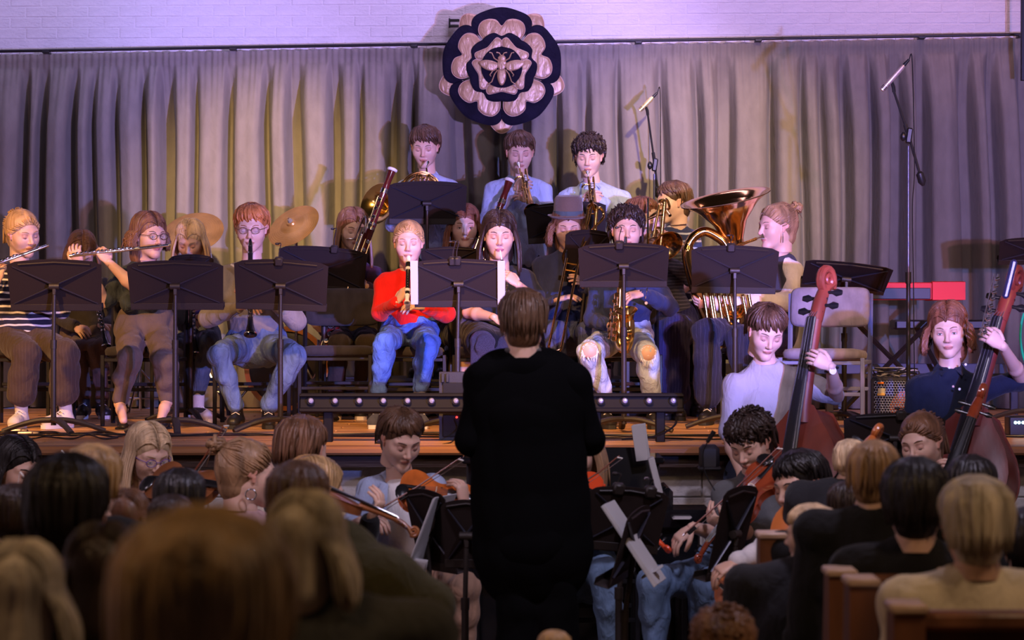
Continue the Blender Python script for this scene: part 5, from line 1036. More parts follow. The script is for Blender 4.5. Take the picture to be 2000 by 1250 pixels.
    for sg in (-1, 1): pb.tube([p + x * sg * L * .020 * (i / 26) for i, p in enumerate(turns)], [L * .022 * (1 - i / 40) for i in range(26)], 8)
    pb.build('scroll', wood, th)
    pegm = pegs_m or ebon
    for i in range(4):
        sg = 1 if i % 2 else -1; p = T(0, nl + .035 + .035 * i, .006 - .010 * i); w = L * (.085 if not bass else .075)
        MB().tube([p - x * sg * w * .45, p + x * sg * w * .7, p + x * sg * w, p + x * sg * (w + L * .03)], [L * .007, L * .009, L * .020, L * .012], 8, flat=[1, 1, .45, .45], up=u).build('tuning_peg', pegm, th)
    br = T(0, .445, .04); MB().prism([(-.075, 0), (-.05, .03), (-.03, .01), (.03, .01), (.05, .03), (.075, 0), (.068, .055), (.03, .078), (-.03, .078), (-.068, .055)] if False else [(-.06, 0), (-.035, .02), (.035, .02), (.06, 0), (.052, .045), (.02, .062), (-.02, .062), (-.052, .045)], br, x * L, n * L, u, L * .012).build('bridge', mat('bridge_maple', (.75, .60, .38), .5), th)
    MB().tube([T(0, .03, .045), T(0, .20, .050), T(0, .31, .062)], [L * .018, L * .028, L * .036], 8, flat=.35, up=x).build('tailpiece', ebon, th)
    st = MB()
    for i in range(4): t = (i - 1.5) / 1.5; st.tube([T(t * .026, .31, .066), T(t * .036, .452, .102 - abs(t) * .010), T(t * .022, nl - .01, fz - .012), T(t * .012, nl + .06, .012)], max(.0009, L * .0016), 4)
    st.build('string', mat('string_steel', (.75, .74, .72), .25, .9), th)
    if kind in ('violin', 'viola'): MB().ball(T(.12, .03, .06), (L * .13, L * .09, L * .03), 12, 6, rot=Matrix((x, u, n)).transposed()).build('chin_rest', ebon, th)
    else: MB().tube([T(0, 0, -rb / 2), T(0, -.13 if bass else -.30, -rb / 2)], L * .009, 8).build('end_pin', chr_, th)
    return th, T
def bow(label, a, b, up=(0, 0, 1), k=1.0):
    """a = frog end (hand), b = tip"""
    a, b = Vector(a), Vector(b); d = (b - a).normalized(); w = Vector(up); w = (w - d * w.dot(d)).normalized(); th = thing('bow', label, 'bow', tuple(a)); L = (b - a).length
    MB().tube([a - d * .01, a, a + d * L * .5 - w * .006, b - d * .02, b], [.0042 * k, .0042 * k, .0036 * k, .0028 * k, .0026 * k], 8).build('stick', mat('pernambuco', (.20, .05, .02), .3), th)
    MB().tube([a + d * .01 - w * .018, b - w * .018], .004 * k, 6, flat=.22, up=d.cross(w)).build('bow_hair', mat('bow_hair_white', (.80, .77, .70), .6), th)
    MB().box(a + d * .025 - w * .010, (.045, .012, .018), Matrix((d, d.cross(w), w)).transposed(), .003).build('frog', ebon, th); MB().tube([b - d * .012, b + d * .004 - w * .018], [.004, .003], 6).build('tip', cream, th); MB().tube([a - d * .02, a - d * .008], .0042, 8).build('screw', silver, th)
# ---------------------------------------------------------------- the players on the stage
def jeans(n, c): return mat('denim_' + n, c, .85, 0, .9, 24, (1, 1, .55), .32, 9, .3)
wht = cloth('white_cotton', (.78, .76, .74)); blkc = cloth('black_cotton', (.012, .012, .013)); shb = mat('shoe_black', (.015, .014, .014), .4); shw = mat('shoe_white_canvas', (.66, .60, .54), .8, 0, .2, 60); sol = mat('sole_white', (.72, .68, .62), .6); solb = mat('sole_black', (.02, .02, .02), .7); shg = cloth('shoe_grey_suede', (.07, .075, .10))
HD = (0, -.7, .1)
# flute player in striped top
person('girl playing flute in navy and white striped top, fair hair tied up', 15.65, (45, 456, 38, 14, -6), ((-22, 545), (98, 548)), stripe('stripe_top', (.022, .022, .04), (.72, .68, .62), .040, .30), ('fair', 'tied', dict(fringe=.07)),
       A=((-50, 600, -.10), (-6, 552, -.26)), B=((118, 605, -.12), (30, 575, -.30)), hip=(48, 668), LA=((52, 690, -.46), (40, 782, -.40), (-.02, -.17)), LB=((128, 690, -.46), (124, 780, -.40), (-.10, -.14)), pants=stripe('pinstripe_brown', (.060, .040, .030), (.095, .068, .052), .020, .08, 0), shoes=('high', shw, sol), extra=dict(wide=1, crop=.82), topname='top', sleeve='long', bust=1, handA=dict(d=(.15, 0, 1), n=(.3, .9, 0), curl=.8), handB='none')
flute('silver flute of the girl in striped top', W(92, 480, 15.40), W(-60, 535, 15.30))
# boy with bowed head
person('boy with bowed brown head behind the flute, dark jacket and grey-brown trousers', 16.95, (160, 492, 12, 46, 0, -.10), ((125, 560), (205, 560)), cloth('charcoal_jacket', (.05, .045, .045)), ('chestnut', 'bob', dict(fringe=.03)), A=((112, 620, -.1), (150, 640, -.3)), B=((222, 625, -.1), (198, 636, -.30)), hip=(165, 675), LA=((150, 682, -.42), (164, 778, -.36), (0, -.15)), LB=((190, 680, -.42), (200, 780, -.36), (.05, -.15)), pants=cloth('trousers_taupe', (.12, .085, .075)), shoes=('high', shb, sol), sc=.9, handB=dict(d=(.9, -.2, -.1), n=(.0, -.3, -.9), curl=.5))
clarinet('dark clarinet held by the boy with the bowed head', W(178, 510, 16.75), W(207, 678, 16.5))
# flute player in glasses
p3 = person('woman in spectacles playing a flute, curly dark hair and patterned dark teal jacket', 15.62, (292, 461, 38, 4, 0), ((238, 542), (322, 538)), cloth('jacket_dark_teal', (.030, .040, .048), bump=1, var=.5), ('chestnut', 'wavy', dict(lng=.07, wave=.012)),
       A=((208, 592, -.05), (156, 515, -.22)), B=((268, 566, -.24), (212, 512, -.30)), sleeve='half', hip=(285, 648), LA=((252, 702, -.47), (234, 788, -.40), (.055, -.20)), LB=((322, 712, -.47), (326, 784, -.40), (-.02, -.18)), pants=cloth('trousers_brown_grey', (.115, .085, .068)), shoes=('heel', shb, solb), glasses=('black_frame', (.02, .015, .015)), bust=1, eyes='open', lips=(.62, .22, .22), handA=dict(d=(-.3, -.2, .8), n=(0, .8, .3), curl=.9), handB=dict(d=(-.5, .1, .75), n=(-.3, .7, -.3), curl=.9), topname='jacket', extra=dict(crop=.86))
flute('long silver flute of the woman in spectacles', W(330, 479, 15.30), W(136, 500, 15.32))
# blonde clarinet
person('blonde girl looking down at a clarinet, purple top, legs crossed in white shoes', 16.55, (372, 471, -6, 26, 0), ((335, 548), (412, 548)), cloth('purple_top', (.10, .06, .26)), ('blonde', 'long', dict(lng=.16, fringe=.075)), A=((325, 610, -.1), (352, 622, -.32)), B=((425, 605, -.05), (388, 618, -.32)), hip=(378, 672), LA=((357, 676, -.45), (374, 770, -.32), (.02, -.14)), LB=((408, 664, -.45), (388, 768, -.46), (.10, -.14, SZ + .05)), pants=jeans('grey_blue', (.09, .12, .17)), shoes=('sneaker', shw, sol), sc=.92, handA=dict(d=(.9, -.1, -.1), n=(0, .4, -.8), curl=.5), handB='none')
clarinet('black clarinet of the blonde girl, bell above crossed legs', W(372, 507, 16.25), W(380, 692, 16.05))
# ginger clarinet
person('ginger-haired young man in spectacles playing clarinet, grey sweater over white shirt, blue jeans', 15.66, (491, 446, 0, 10, 0), ((437, 543), (546, 540)), cloth('grey_marl', (.26, .24, .22)), ('ginger', 'short', dict(fringe=.05, swp=20)), A=((408, 622, -.10), (468, 600, -.34)), B=((578, 626, -.10), (502, 560, -.34)), hip=(500, 676), LA=((428, 694, -.50), (462, 796, -.42), (-.01, -.16)), LB=((574, 694, -.50), (524, 794, -.42), (.02, -.16)), pants=jeans('blue', (.12, .19, .32)), shoes=('sneaker', shb, solb), glasses=('tortoise', (.10, .05, .03)), build=1.06, handA=dict(d=(.5, -.2, .1), n=(0, .4, -.8), curl=.8), handB=dict(d=(-.5, -.2, .1), n=(0, .4, -.8), curl=.8), hs=1.2, extra=dict(wide=0), neck='wide')
MB().tube([W(452, 517, 15.55), W(470, 527, 15.52), W(492, 533, 15.50), W(514, 527, 15.52), W(532, 516, 15.55)], [.012, .02, .024, .02, .012], 8, flat=.6).build('undershirt', wht, bpy.data.objects['person.004'])
clarinet('black clarinet of the ginger-haired young man', W(489, 466, 15.42), W(489, 654, 15.12))
# bassoon girl
person('girl with long dark hair playing a bassoon in dark purple jumper behind the empty chair', 16.85, (690, 450, 16, 8, 0), ((652, 536), (732, 540)), cloth('aubergine_knit', (.055, .025, .055)), ('chestnut', 'long', dict(lng=.34, fringe=.078)), A=((640, 610, -.05), (634, 650, -.26)), B=((750, 590, -.05), (716, 560, -.30)), hip=(690, 660), LA=((664, 668, -.50), (656, 768, -.40), (0, -.15)), LB=((716, 668, -.50), (706, 768, -.40), (0, -.15)), pants=cloth('black_jeans', (.045, .035, .03)), shoes=('sneaker', shb, sol), bust=1, handA=dict(d=(-.6, -.3, .5), n=(.0, .2, 1), curl=.6), handB=dict(d=(-.7, -.2, .4), n=(0, .6, -.5), curl=.7))
bassoon('maroon bassoon of the dark-haired girl, its white ringed bell raised against the curtain', W(767, 329, 16.65), W(636, 690, 16.4), W(682, 466, 16.68))
# red jumper
person('girl in a bright red jumper and blue jeans playing a recorder', 15.66, (798, 475, 0, 4, 0), ((752, 553), (846, 553)), cloth('red_jumper', (.80, .018, .012), var=.04), ('fair', 'tied', dict(fringe=.07)), A=((742, 612, -.08), (775, 590, -.30)), B=((872, 614, -.06), (826, 600, -.30)), hip=(798, 658), LA=((752, 670, -.47), (738, 776, -.40), (-.03, -.15)), LB=((836, 672, -.47), (820, 768, -.40), (.03, -.15)), pants=jeans('bright_blue', (.055, .13, .40)), shoes=('sneaker', shg, sol), sc=.95, handA=dict(d=(.5, -.1, .75), n=(.5, .5, -.2), curl=.9), handB=dict(d=(-.7,-.3,.1),n=(0,.4,-.7)), extra=dict(crop=.88), hs=1.18)
recorder('black and white recorder of the girl in the red jumper', W(798, 500, 15.42), W(795, 592, 15.20))
# curly woman
person('woman with long wavy auburn hair seated behind oboe player, lit orange at the knee', 16.85, (907, 443, 4, 6, 0), ((868, 530), (948, 530)), cloth('black_knit', (.02, .018, .02)), ('auburn', 'wavy', dict(lng=.22, wave=.010, fringe=.08)), A=((860, 600, -.05), (885, 610, -.26)), B=((955, 600, -.05), (930, 560, -.26)), hip=(905, 655), LA=((905, 660, -.47), (898, 780, -.40), (0, -.15)), LB=((925, 660, -.47), (935, 780, -.40), (0, -.15)), skirt=blkc, shoes=('sneaker', shb, solb), bust=1, eyes='open')
bassoon('dark maroon bassoon whose white ringed bell rises before the middle brass player', W(996, 350, 16.55), W(892, 640, 16.3), W(925, 466, 16.62))
# oboe
person('woman with long dark straight hair playing an oboe in a navy off-shoulder top', 15.62, (975, 460, 2, 8, 0), ((927, 548), (1026, 548)), cloth('navy_dress', (.022, .028, .055)), ('dark', 'long', dict(lng=.22, fringe=.082)), A=((915, 610, -.06), (965, 620, -.30)), B=((1052, 596, -.06), (1012, 556, -.32)), sleeve='short', neck='wide', hip=(960, 655), LA=((944, 672, -.50), (942, 780, -.40), (0, -.2)), LB=((990, 680, -.45), (1000, 780, -.36), (0, -.2)), pants=mat('glitter_tights', (.20, .20, .28), .35, .4, .9, 400, (1, 1, 1), .5, 300), skirt=blkc, shoes=('heel', shb, solb), bust=1, hs=1.2, lips=(.6, .2, .25), handB=dict(d=(-.6, -.1, .55), n=(-.3, .5, -.3), curl=.8), handA=dict(d=(.6, -.2, -.3), n=(0, .4, -.6), curl=.8))
clarinet('silver-keyed oboe of the woman in the navy top', W(977, 489, 15.40), W(1004, 645, 15.14), True)
root_o = [o for o in COL.objects if o.name.startswith('person') and 'oboe in a navy' in o.get('label', '')][0]
wt = MB(); wp = W(1015, 562, 15.36); MB().lathe([(.014, -.004), (.017, -.003), (.017, .004), (0, .005)], wp + Vector((0, -.026, 0)), (0, -1, .2), 16).tube(arc(wp, (.62, 0, .78), (0, 1, 0), .028, 0, 360, 12)[:-1], .006, 6, ring=True).build('watch', silver, root_o)
MB().tube(arc(W(1008, 548, 15.35), (.62, 0, .78), (0, 1, 0), .027, 0, 360, 12)[:-1], .003, 6, ring=True).build('hair_band', bk, root_o)
# hat man
p = person('young man in a brown felt hat with wavy hair holding a trombone, navy jacket', 16.25, (1110, 444, 0, 14, 0), ((1058, 520), (1160, 520)), cloth('navy_jersey', (.045, .055, .14)), ('chestnut', 'wavy', dict(lng=.10, wave=.014, fringe=.03)), A=((1068, 600, -.06), (1088, 586, -.28)), B=((1165, 600, -.06), (1140, 560, -.25)), hip=(1112, 655), LA=((1086, 650, -.50), (1080, 765, -.40), (0, -.16)), LB=((1150, 650, -.50), (1150, 765, -.40), (0, -.16)), pants=jeans('indigo', (.05, .07, .17)), shoes=('sneaker', shb, solb), handA=dict(d=(.9, -.1, .25), n=(.2, .2, -.9), curl=.35), topname='jacket')
ft = mat('felt_hat_brown', (.17, .115, .085), .95, 0, .3, 60, sheen=.4); T = p['T']; up = p['M'] @ Vector((0, .12, 1)).normalized()
hb = MB(); hb.lathe([(.070, -.008), (.118, -.016), (.136, -.006), (.139, .001), (.134, .001), (.117, -.008), (.100, .0), (.099, .055), (.094, .105), (.080, .122), (.045, .118), (0, .112)], T(0, .015, .065), up, 36)
V = hb.v[0]; cc = np.array(T(0, .015, .065)); V[:, 0] = cc[0] + (V[:, 0] - cc[0]) * .94; V[:, 1] = cc[1] + (V[:, 1] - cc[1]) * 1.12; hb.build('felt_hat', ft, p['root'], sharp=50)
hb = MB(); hb.lathe([(.099, .002), (.1025, .003), (.102, .030), (.099, .031)], T(0, .015, .065), up, 36); V = hb.v[0]; V[:, 0] = cc[0] + (V[:, 0] - cc[0]) * .94; V[:, 1] = cc[1] + (V[:, 1] - cc[1]) * 1.12; hb.build('hat_band', cloth('hat_ribbon', (.10, .14, .16)), p['root'])
trombone('brass trombone of the man in the hat, slide pointing down', W(1109, 472, 16.0), W(1107, 505, 15.9), W(1072, 676, 15.35), (1, .1, 0), W(1130, 500, 16.1), (-.1, -.4, .2), W(1163, 415, 16.15))
tb = bpy.data.objects['trombone']; MB().tube([W(1165, 408, 16.12), W(1162, 450, 16.1)], .012, 10).tube(arc(W(1157, 408, 16.12), (1, 0, 0), (0, 0, 1), .026, 0, 180, 10), .012, 8).tube([W(1149, 408, 16.12), W(1143, 448, 16.1)], .009, 8).tube([W(1146, 418, 16.12), W(1165, 418, 16.12)], .006, 8).build('tuning_slide', gold, tb)
# sax
p = person('girl in navy sweater and pale ripped jeans playing an alto saxophone, dark curly hair', 15.66, (1224, 451, 0, 0, 0), ((1170, 548), (1278, 548)), cloth('navy_sweater', (.030, .045, .13)), ('dark', 'curly', dict(fringe=.068)), A=((1158, 622, -.06), (1188, 636, -.30)), B=((1308, 600, -.08), (1256, 574, -.34)), hip=(1215, 662), LA=((1152, 690, -.50), (1184, 772, -.42), (.03, -.16)), LB=((1264, 692, -.52), (1276, 790, -.44), (0, -.16)), pants=jeans('pale_ripped', (.42, .50, .62)), shoes=('sneaker', shb, solb), bust=1, hs=1.16, handA=dict(d=(.4, -.3, -.4), n=(.6, .2, -.2), curl=.8), handB=dict(d=(-.9, -.2, -.1), n=(0, .4, -.7), curl=.5), extra=dict(wide=0))
for kx, ky, ax_ in ((1152, 684, -1), (1266, 690, 1)):
    c = W(kx, ky, 15.66 - .585); MB().ball(c + Vector((0, .018, 0)), (.052, .034, .050), 16, 10, SKIN['light']).build('bare_knee', BODY, p['root'], sharp=180, vcol=True); rp = MB(); q = random.Random(kx)
    for i in range(46):
        a = R(q.uniform(0, 360)); e = c + Vector((math.cos(a) * .046, .003, math.sin(a) * .042)); f2 = e + Vector((q.uniform(-.012, .012), -.006, -q.uniform(.005, .045 if math.sin(a) < .3 else .012))); rp.tube([e, e.lerp(f2, .5) + Vector((0, -.004, 0)), f2], [.003, .0022, .001], 4)
    for i in range(4): z = q.uniform(-.034, .034); w = .042 * math.sqrt(max(0, 1 - (z / .042) ** 2)); rp.tube([c + Vector((-w, -.002, z)), c + Vector((0, -.014, z - .006)), c + Vector((w, -.002, z + q.uniform(-.008, .008)))], .0016, 4)
    rp.build('frayed_rip', mat('frayed_cotton', (.78, .80, .86), .9), p['root'])
MB().tube(arc(W(1262, 572, 15.33), (.2, 0, 1), (0, 1, 0), .032, 0, 360, 14)[:-1], .0025, 6, ring=True).build('bracelet', silver, p['root']); MB().tube([W(1261, 578, 15.29), W(1261, 583, 15.29)], .002, 5).lathe([(0, -.002), (.009, -.002), (.010, 0), (.009, .002), (0, .002)], W(1262, 592, 15.29), (0, -1, 0), 14).build('charm', gold, p['root'])
saxophone()
# trombonist in profile with pinstripe jacket, boy with dark hair behind
person('boy with reddish brown hair in profile playing trombone, striped grey jacket', 16.85, (1257, 428, 52, 4, 0), ((1240, 505), (1336, 500)), stripe('jacket_fine_stripe', (.07, .065, .08), (.16, .15, .17), .022, .35), ('auburn', 'short', dict(fringe=.05)), A=((1235, 570, -.1), (1276, 480, -.30)), B=((1350, 545, -.12), (1292, 500, -.32)), hip=(1310, 640), LA=((1300, 650, -.50), (1298, 775, -.40), (0, -.16)), LB=((1322, 640, -.55), (1320, 775, -.45), (.03, -.16)), pants=stripe('pinstripe_navy', (.028, .028, .10), (.06, .06, .17), .020, .12, 0), shoes=('sneaker', shb, solb), extra=dict(wide=1), handA=dict(d=(.5, -.2, .7), n=(.5, .5, 0), curl=.8), handB=dict(d=(-.3, -.2, .8), n=(-.6, .5, 0), curl=.8), topname='jacket')
person('dark-haired boy in profile facing left, patterned navy shirt with white shoulder, behind the trombone', 17.3, (1313, 396, -62, 6, 0), ((1296, 470), (1350, 468)), stripe('patterned_shirt', (.035, .04, .10), (.45, .45, .55), .05, .25), ('brown', 'short', dict(fringe=.055)), A=((1290, 540, -.1), (1280, 560, -.3)), B=((1362, 540, -.05), (1330, 570, -.3)), hip=(1335, 640), LA=((1320, 640, -.40), (1322, 775, -.30), (0, -.16)), LB=((1360, 640, -.40), (1360, 775, -.30), (0, -.16)), pants=blkc, shoes=('sneaker', shb, solb), sleeve='half')
trombone('upright brass trombone held between the two boys behind the saxophonist', W(1274, 458, 16.6), W(1283, 450, 16.5), W(1283, 560, 16.35), (-.2, .2, 0), W(1303, 480, 16.4), (.3, -.7, -.5), W(1292, 398, 16.5))
tb = bpy.data.objects['trombone.001']; MB().tube([W(1298, 395, 16.45), W(1290, 480, 16.42)], .014, 10).tube([W(1288, 400, 16.45), W(1276, 462, 16.42)], .009, 10).tube(arc(W(1293, 396, 16.45), (1, 0, .1), (0, 0, 1), .017, 0, 180, 8), .012, 8).tube([W(1282, 420, 16.45), W(1296, 420, 16.43)], .006, 8).tube([W(1280, 445, 16.45), W(1293, 445, 16.43)], .006, 8).build('tuning_slide', gold, tb)
MB().tube(arc(W(1296, 497, 16.4), (.3, .9, 0), (0, 0, 1), (.05, .085), 0, 360, 20)[:-1], .007, 8, ring=True).build('bell_rim', gold, tb)
# tuba
person('young woman with messy fair bun in profile playing tuba, dark waistcoat over white puff sleeves', 16.15, (1516, 444, -62, 2, 0), ((1484, 530), (1548, 528)), cloth('white_blouse', (.75, .72, .74)), ('dirty', 'bun', dict(fringe=.04)), A=((1500, 590, -.12), (1440, 590, -.32)), B=((1540, 588, -.14), (1392, 592, -.34)), hip=(1500, 650), LA=((1378, 648, -.50), (1384, 775, -.42), (-.05, -.16)), LB=((1440, 662, -.46), (1470, 775, -.40), (0, -.16)), pants=stripe('pinstripe_black', (.022, .022, .040), (.045, .045, .085), .022, .10, 0), shoes=('sneaker', shb, solb), extra=dict(wide=1), build=1.1, cuffs=cloth('beige_cuff', (.55, .42, .30)), handB=dict(d=(-.9, 0, -.1), n=(0, .6, .5), curl=.8), handA='none', topname='blouse', hs=1.22)
rt = [o for o in COL.objects if 'messy fair bun' in o.get('label', '')][0]
v = SDF(.01); c = W(1516, 545, 16.15); v.cone(W(1505, 520, 16.13), W(1530, 518, 16.15), .085, .085, .04).cone(W(1517, 540, 16.15), W(1512, 640, 16.17), .135, .155, .04, .9, (0, -1, 0)).ell(W(1546, 522, 16.05), (.06, .09, .09), .02, cut=True).ell(W(1512, 488, 16.13), (.07, .08, .06), .02, cut=True)
V, Fs = v.mesh(.004, 20, 4); MB().add(V, Fs).build('waistcoat', cloth('waistcoat_charcoal', (.05, .05, .065)), rt, sharp=180)
T = lambda px, py, dy=0: W(px, py, 16.1 + dy); MB().tube([T(1529, 456, -.12), T(1529, 462, -.12)], .002, 4).tube([T(1529, 462, -.12), T(1529, 474, -.12)], [.004, .003], 6).build('earring', silver, rt)
tuba()
# back row of brass, standing on the riser
RZ = SZ + .24; lb = cloth('shirt_pale_blue', (.40, .48, .66), bump=.8, var=.05); drk = cloth('trousers_dark', (.03, .03, .035))
def brass(label, px, py, yaw, pitch, hair, sa, sb, A, B, **k):
    return person(label, 17.5, (px, py, yaw, pitch, 0), (sa, sb), lb, hair, A=A, B=B, hip=(px + 8, 540), LA=((px - 18, 650, -.02), (px - 20, 745, .0), (0, -.16)), LB=((px + 32, 650, -.02), (px + 32, 745, 0), (0, -.16)), pants=drk, shoes=('sneaker', shb, solb), neck='collar', floor=RZ, **k)
brass('tall brown-haired boy in pale blue shirt playing french horn, standing at back', 830, 287, -6, 16, ('brown', 'short', dict(fringe=.045)), (790, 372), (884, 372), ((770, 440, -.1), (775, 410, -.28)), ((905, 450, -.1), (846, 352, -.30)), handB=dict(d=(-.8, -.1, .25), n=(0, .4, -.7), curl=.9), handA='none')
french_horn('brass french horn of the boy standing at the back left', W(836, 316, 17.28), W(822, 372, 17.12), W(738, 398, 17.25))
brass('brown-haired boy with trumpet under the rose banner, pale blue shirt', 1015, 298, 4, 14, ('brown', 'short', dict(fringe=.05)), (965, 372), (1060, 372), ((950, 435, -.08), (1006, 372, -.30)), ((1078, 440, -.08), (1036, 392, -.34)), handA=dict(d=(.7, -.2, .5), n=(.5, .6, 0), curl=.9), handB=dict(d=(-.7, -.1, .4), n=(-.5, .5, 0), curl=.9))
trumpet('brass trumpet of the boy standing under the rose banner', W(1013, 320, 17.30), W(1032, 412, 16.85))
brass('curly dark-haired boy in white-blue shirt playing trumpet, right of the back row', 1150, 306, -8, 12, ('dark', 'curly', dict(fringe=.05)), (1108, 388), (1212, 388), ((1092, 440, -.08), (1140, 388, -.30)), ((1228, 440, -.08), (1172, 392, -.32)), handA=dict(d=(.7, -.2, .2), n=(.4, .5, -.2), curl=.8), handB=dict(d=(-.8, -.2, .2), n=(-.3, .5, -.2), curl=.9))
trumpet('brass trumpet of the curly-haired boy at the back', W(1148, 336, 17.30), W(1156, 425, 16.88))

# ---------------------------------------------------------------- double basses, standing on the hall floor
basswood = mat('bass_varnish', (.24, .045, .022), .38, 0, .08, 10, (1, 1, .3), .30, 7, spec=.5); bwood = mat('bass_dark_varnish', (.17, .028, .018), .38, 0, .08, 10, (1, 1, .3), .30, 7, spec=.5)
tsh = cloth('tshirt_white', (.46, .41, .42), var=.04)
person('fair-skinned young man with brown fringe in white t-shirt playing double bass', 13.05, (1496, 648, 12, 26, 4, -.06), ((1438, 752), (1560, 742)), tsh, ('brown', 'short', dict(fringe=.035)), A=((1424, 850, .0), (1448, 925, -.22)), B=((1634, 775, -.02), (1622, 716, -.40)), sleeve='half', hip=(1490, 945), LA=((1465, 1080, -.05), (1465, 1195, 0), (0, -.18)), LB=((1520, 1080, -.05), (1520, 1195, 0), (0, -.18)), pants=jeans('dark', (.03, .045, .09)), shoes=('sneaker', shb, solb), floor=0, hs=1.12, skin='light', handB=dict(d=(-.8, -.15, .45), n=(-.1, .9, -.1), curl=.75), handA=dict(d=(.8, -.3, -.1), n=(0, .4, -.5), curl=.7))
b1 = [o for o in COL.objects if 'brown fringe in white t-shirt' in o.get('label', '')][0]
MB().lathe([(.016, -.004), (.019, -.003), (.019, .005), (0, .006)], W(1626, 724, 12.64), (.3, -1, 0), 18).build('watch_face', cream, b1); MB().tube(arc(W(1624, 722, 12.69), (1, 0, .35), (0, 1, 0), .030, 0, 360, 14)[:-1], .008, 6, ring=True).build('watch_strap', bk, b1)
_, T = violin_family('double_bass', 'reddish brown double bass played by the man in white t-shirt', W(1512, 1208, 12.60), W(1560, 872, 12.76), (-.62, -.8, .10), 1.04, basswood)
person('young man with shoulder-length curly brown hair in navy denim shirt holding double bass at right', 13.1, (1852, 645, -14, 10, -4, -.04), ((1790, 760), (1918, 760)), cloth('denim_shirt_navy', (.013, .017, .034)), ('auburn', 'wavy', dict(lng=.10, wave=.014, fringe=.06)), A=((1782, 880, 0), (1830, 960, -.2)), B=((1996, 742, .02), (1958, 676, -.40)), sleeve='half', neck='collar', hip=(1855, 955), LA=((1830, 1080, -.05), (1830, 1195, 0), (0, -.18)), LB=((1890, 1080, -.05), (1890, 1195, 0), (0, -.18)), pants=blkc, shoes=('sneaker', shb, solb), floor=0, hs=1.14, eyes='open', handB=dict(d=(-.7, -.15, .55), n=(-.1, .9, -.1), curl=.75), build=.95)
b2 = [o for o in COL.objects if 'navy denim shirt' in o.get('label', '')][0]
for x, y in ((1854, 718), (1886, 712), (1874, 760), (1880, 800), (1884, 845)): MB().lathe([(0, .004), (.006, .003), (.007, 0)], W(x, y, 12.92), (0, -1, 0), 10).build('button', cream, b2)
_, T = violin_family('double_bass', 'dark red double bass with black fingerboard extension at the right edge', W(1790, 1222, 12.60), W(1890, 860, 12.78), (-.50, -.85, .1), 1.10, bwood)
ex = bpy.data.objects['double_bass.001']; MB().box(W(1972, 545, 12.66), (.035, .03, .20), Ry(14), .012).build('neck_extension', mat('extension_black', (.03, .03, .07), .3), ex)
mc = MB()
for k in range(9): p = W(1948 - k * 3.1, 545 + k * 13, 12.63); mc.lathe([(0, -.012), (.009, -.010), (.009, .010), (0, .012)], p, (1, .2, .3), 10)
mc.tube([W(1950, 535, 12.64), W(1922, 655, 12.66)], .005, 8).tube([W(1942, 535, 12.64), W(1914, 655, 12.66)], .003, 8); mc.build('string_machine', silver, ex)
# ---------------------------------------------------------------- string players on the hall floor
vw = mat('violin_orange_varnish', (.62, .15, .025), .22, 0, .05, 20, (1, 1, .3), .25, 12, spec=.8); vr = mat('violin_red_varnish', (.34, .06, .02), .2, 0, .05, 20, (1, 1, .3), .25, 12, spec=.8); vbn = mat('viola_brown_varnish', (.26, .09, .03), .3, 0, .05, 20, (1, 1, .3), .25, 12, spec=.7)
F0 = dict(floor=0, shoes=('sneaker', shb, solb))
def seat0(px, Y, label, yaw=0): return chair(label, px, Y, fz=0, yaw=yaw, back=False)
p = person('dark-haired boy playing violin, pale blue denim shirt open over white t-shirt, beige trousers', 11.6, (783, 858, 26, 26, 0, -.10), ((724, 958), (846, 955)), lb, ('brown', 'short', dict(fringe=.060)), A=((682, 1040, -.1), (706, 1018, -.42)), B=((880, 1035, -.12), (906, 985, -.42)), hip=(800, 1105), LA=((740, 1135, -.45), (745, 1290, -.40), (0, -.18)), LB=((905, 1150, -.45), (900, 1290, -.40), (0, -.18)), pants=cloth('beige_corduroy', (.40, .24, .15)), skin='light', handA=dict(d=(.9, -.2, .1), n=(.1, .3, -.9), curl=.9), handB=dict(d=(-.1, .1, 1), n=(-.7, .5, 0), curl=.9), hs=1.1, neck='wide', sleeve='rolled', **F0)
u = SDF(.0095); P_ = lambda a, b, d: W(a, b, 11.6 + d)
u.cone(P_(784, 975, -.04), P_(795, 1085, -.06), .10, .125, .04, .72, (0, -1, 0)); V, Fs = u.mesh(.004, 22, 2); MB().add(V, Fs).build('undershirt', wht, p['root'], sharp=180)
MB().tube([P_(750, 945, -.08), P_(742, 990, -.14), P_(748, 1095, -.16)], [.02, .03, .03], 8, flat=.4).tube([P_(815, 945, -.08), P_(838, 1000, -.14), P_(842, 1095, -.14)], [.02, .03, .03], 8, flat=.4).build('shirt_placket', lb, p['root'])
violin_family('violin', 'glossy orange violin under the chin of the boy in pale blue shirt', W(782, 950, 11.20), W(905, 975, 11.22), (.05, -.75, .62), .345, vw)
bow('violin bow drawn across orange violin rising towards the conductor', W(722, 1006, 11.12), W(900, 894, 11.10), (0, .3, 1))
seat0(805, 11.75, 'black stool chair under the violinist in beige trousers')
p = person('dark brown-haired young man playing violin in grey shirt and blue jeans, right of the conductor', 11.6, (1466, 866, -34, 26, -4, -.10), ((1420, 968), (1516, 962)), cloth('shirt_grey_green', (.12, .125, .13)), ('dark', 'curly', dict(fringe=.05)), A=((1428, 1050, -.12), (1352, 1030, -.40)), B=((1500, 1050, -.10), (1420, 1030, -.44)), hip=(1440, 1120), LA=((1275, 1140, -.40), (1278, 1290, -.40), (-.05, -.18)), LB=((1375, 1145, -.46), (1380, 1290, -.40), (0, -.18)), pants=jeans('blue_mid', (.12, .19, .30)), skin='light', sleeve='rolled', neck='collar', handA=dict(d=(-.7, -.1, -.55), n=(.2, .4, -.8), curl=.5), handB=dict(d=(-.7, -.1, .4), n=(.2, .5, .7), curl=.9), hs=1.1, **F0)
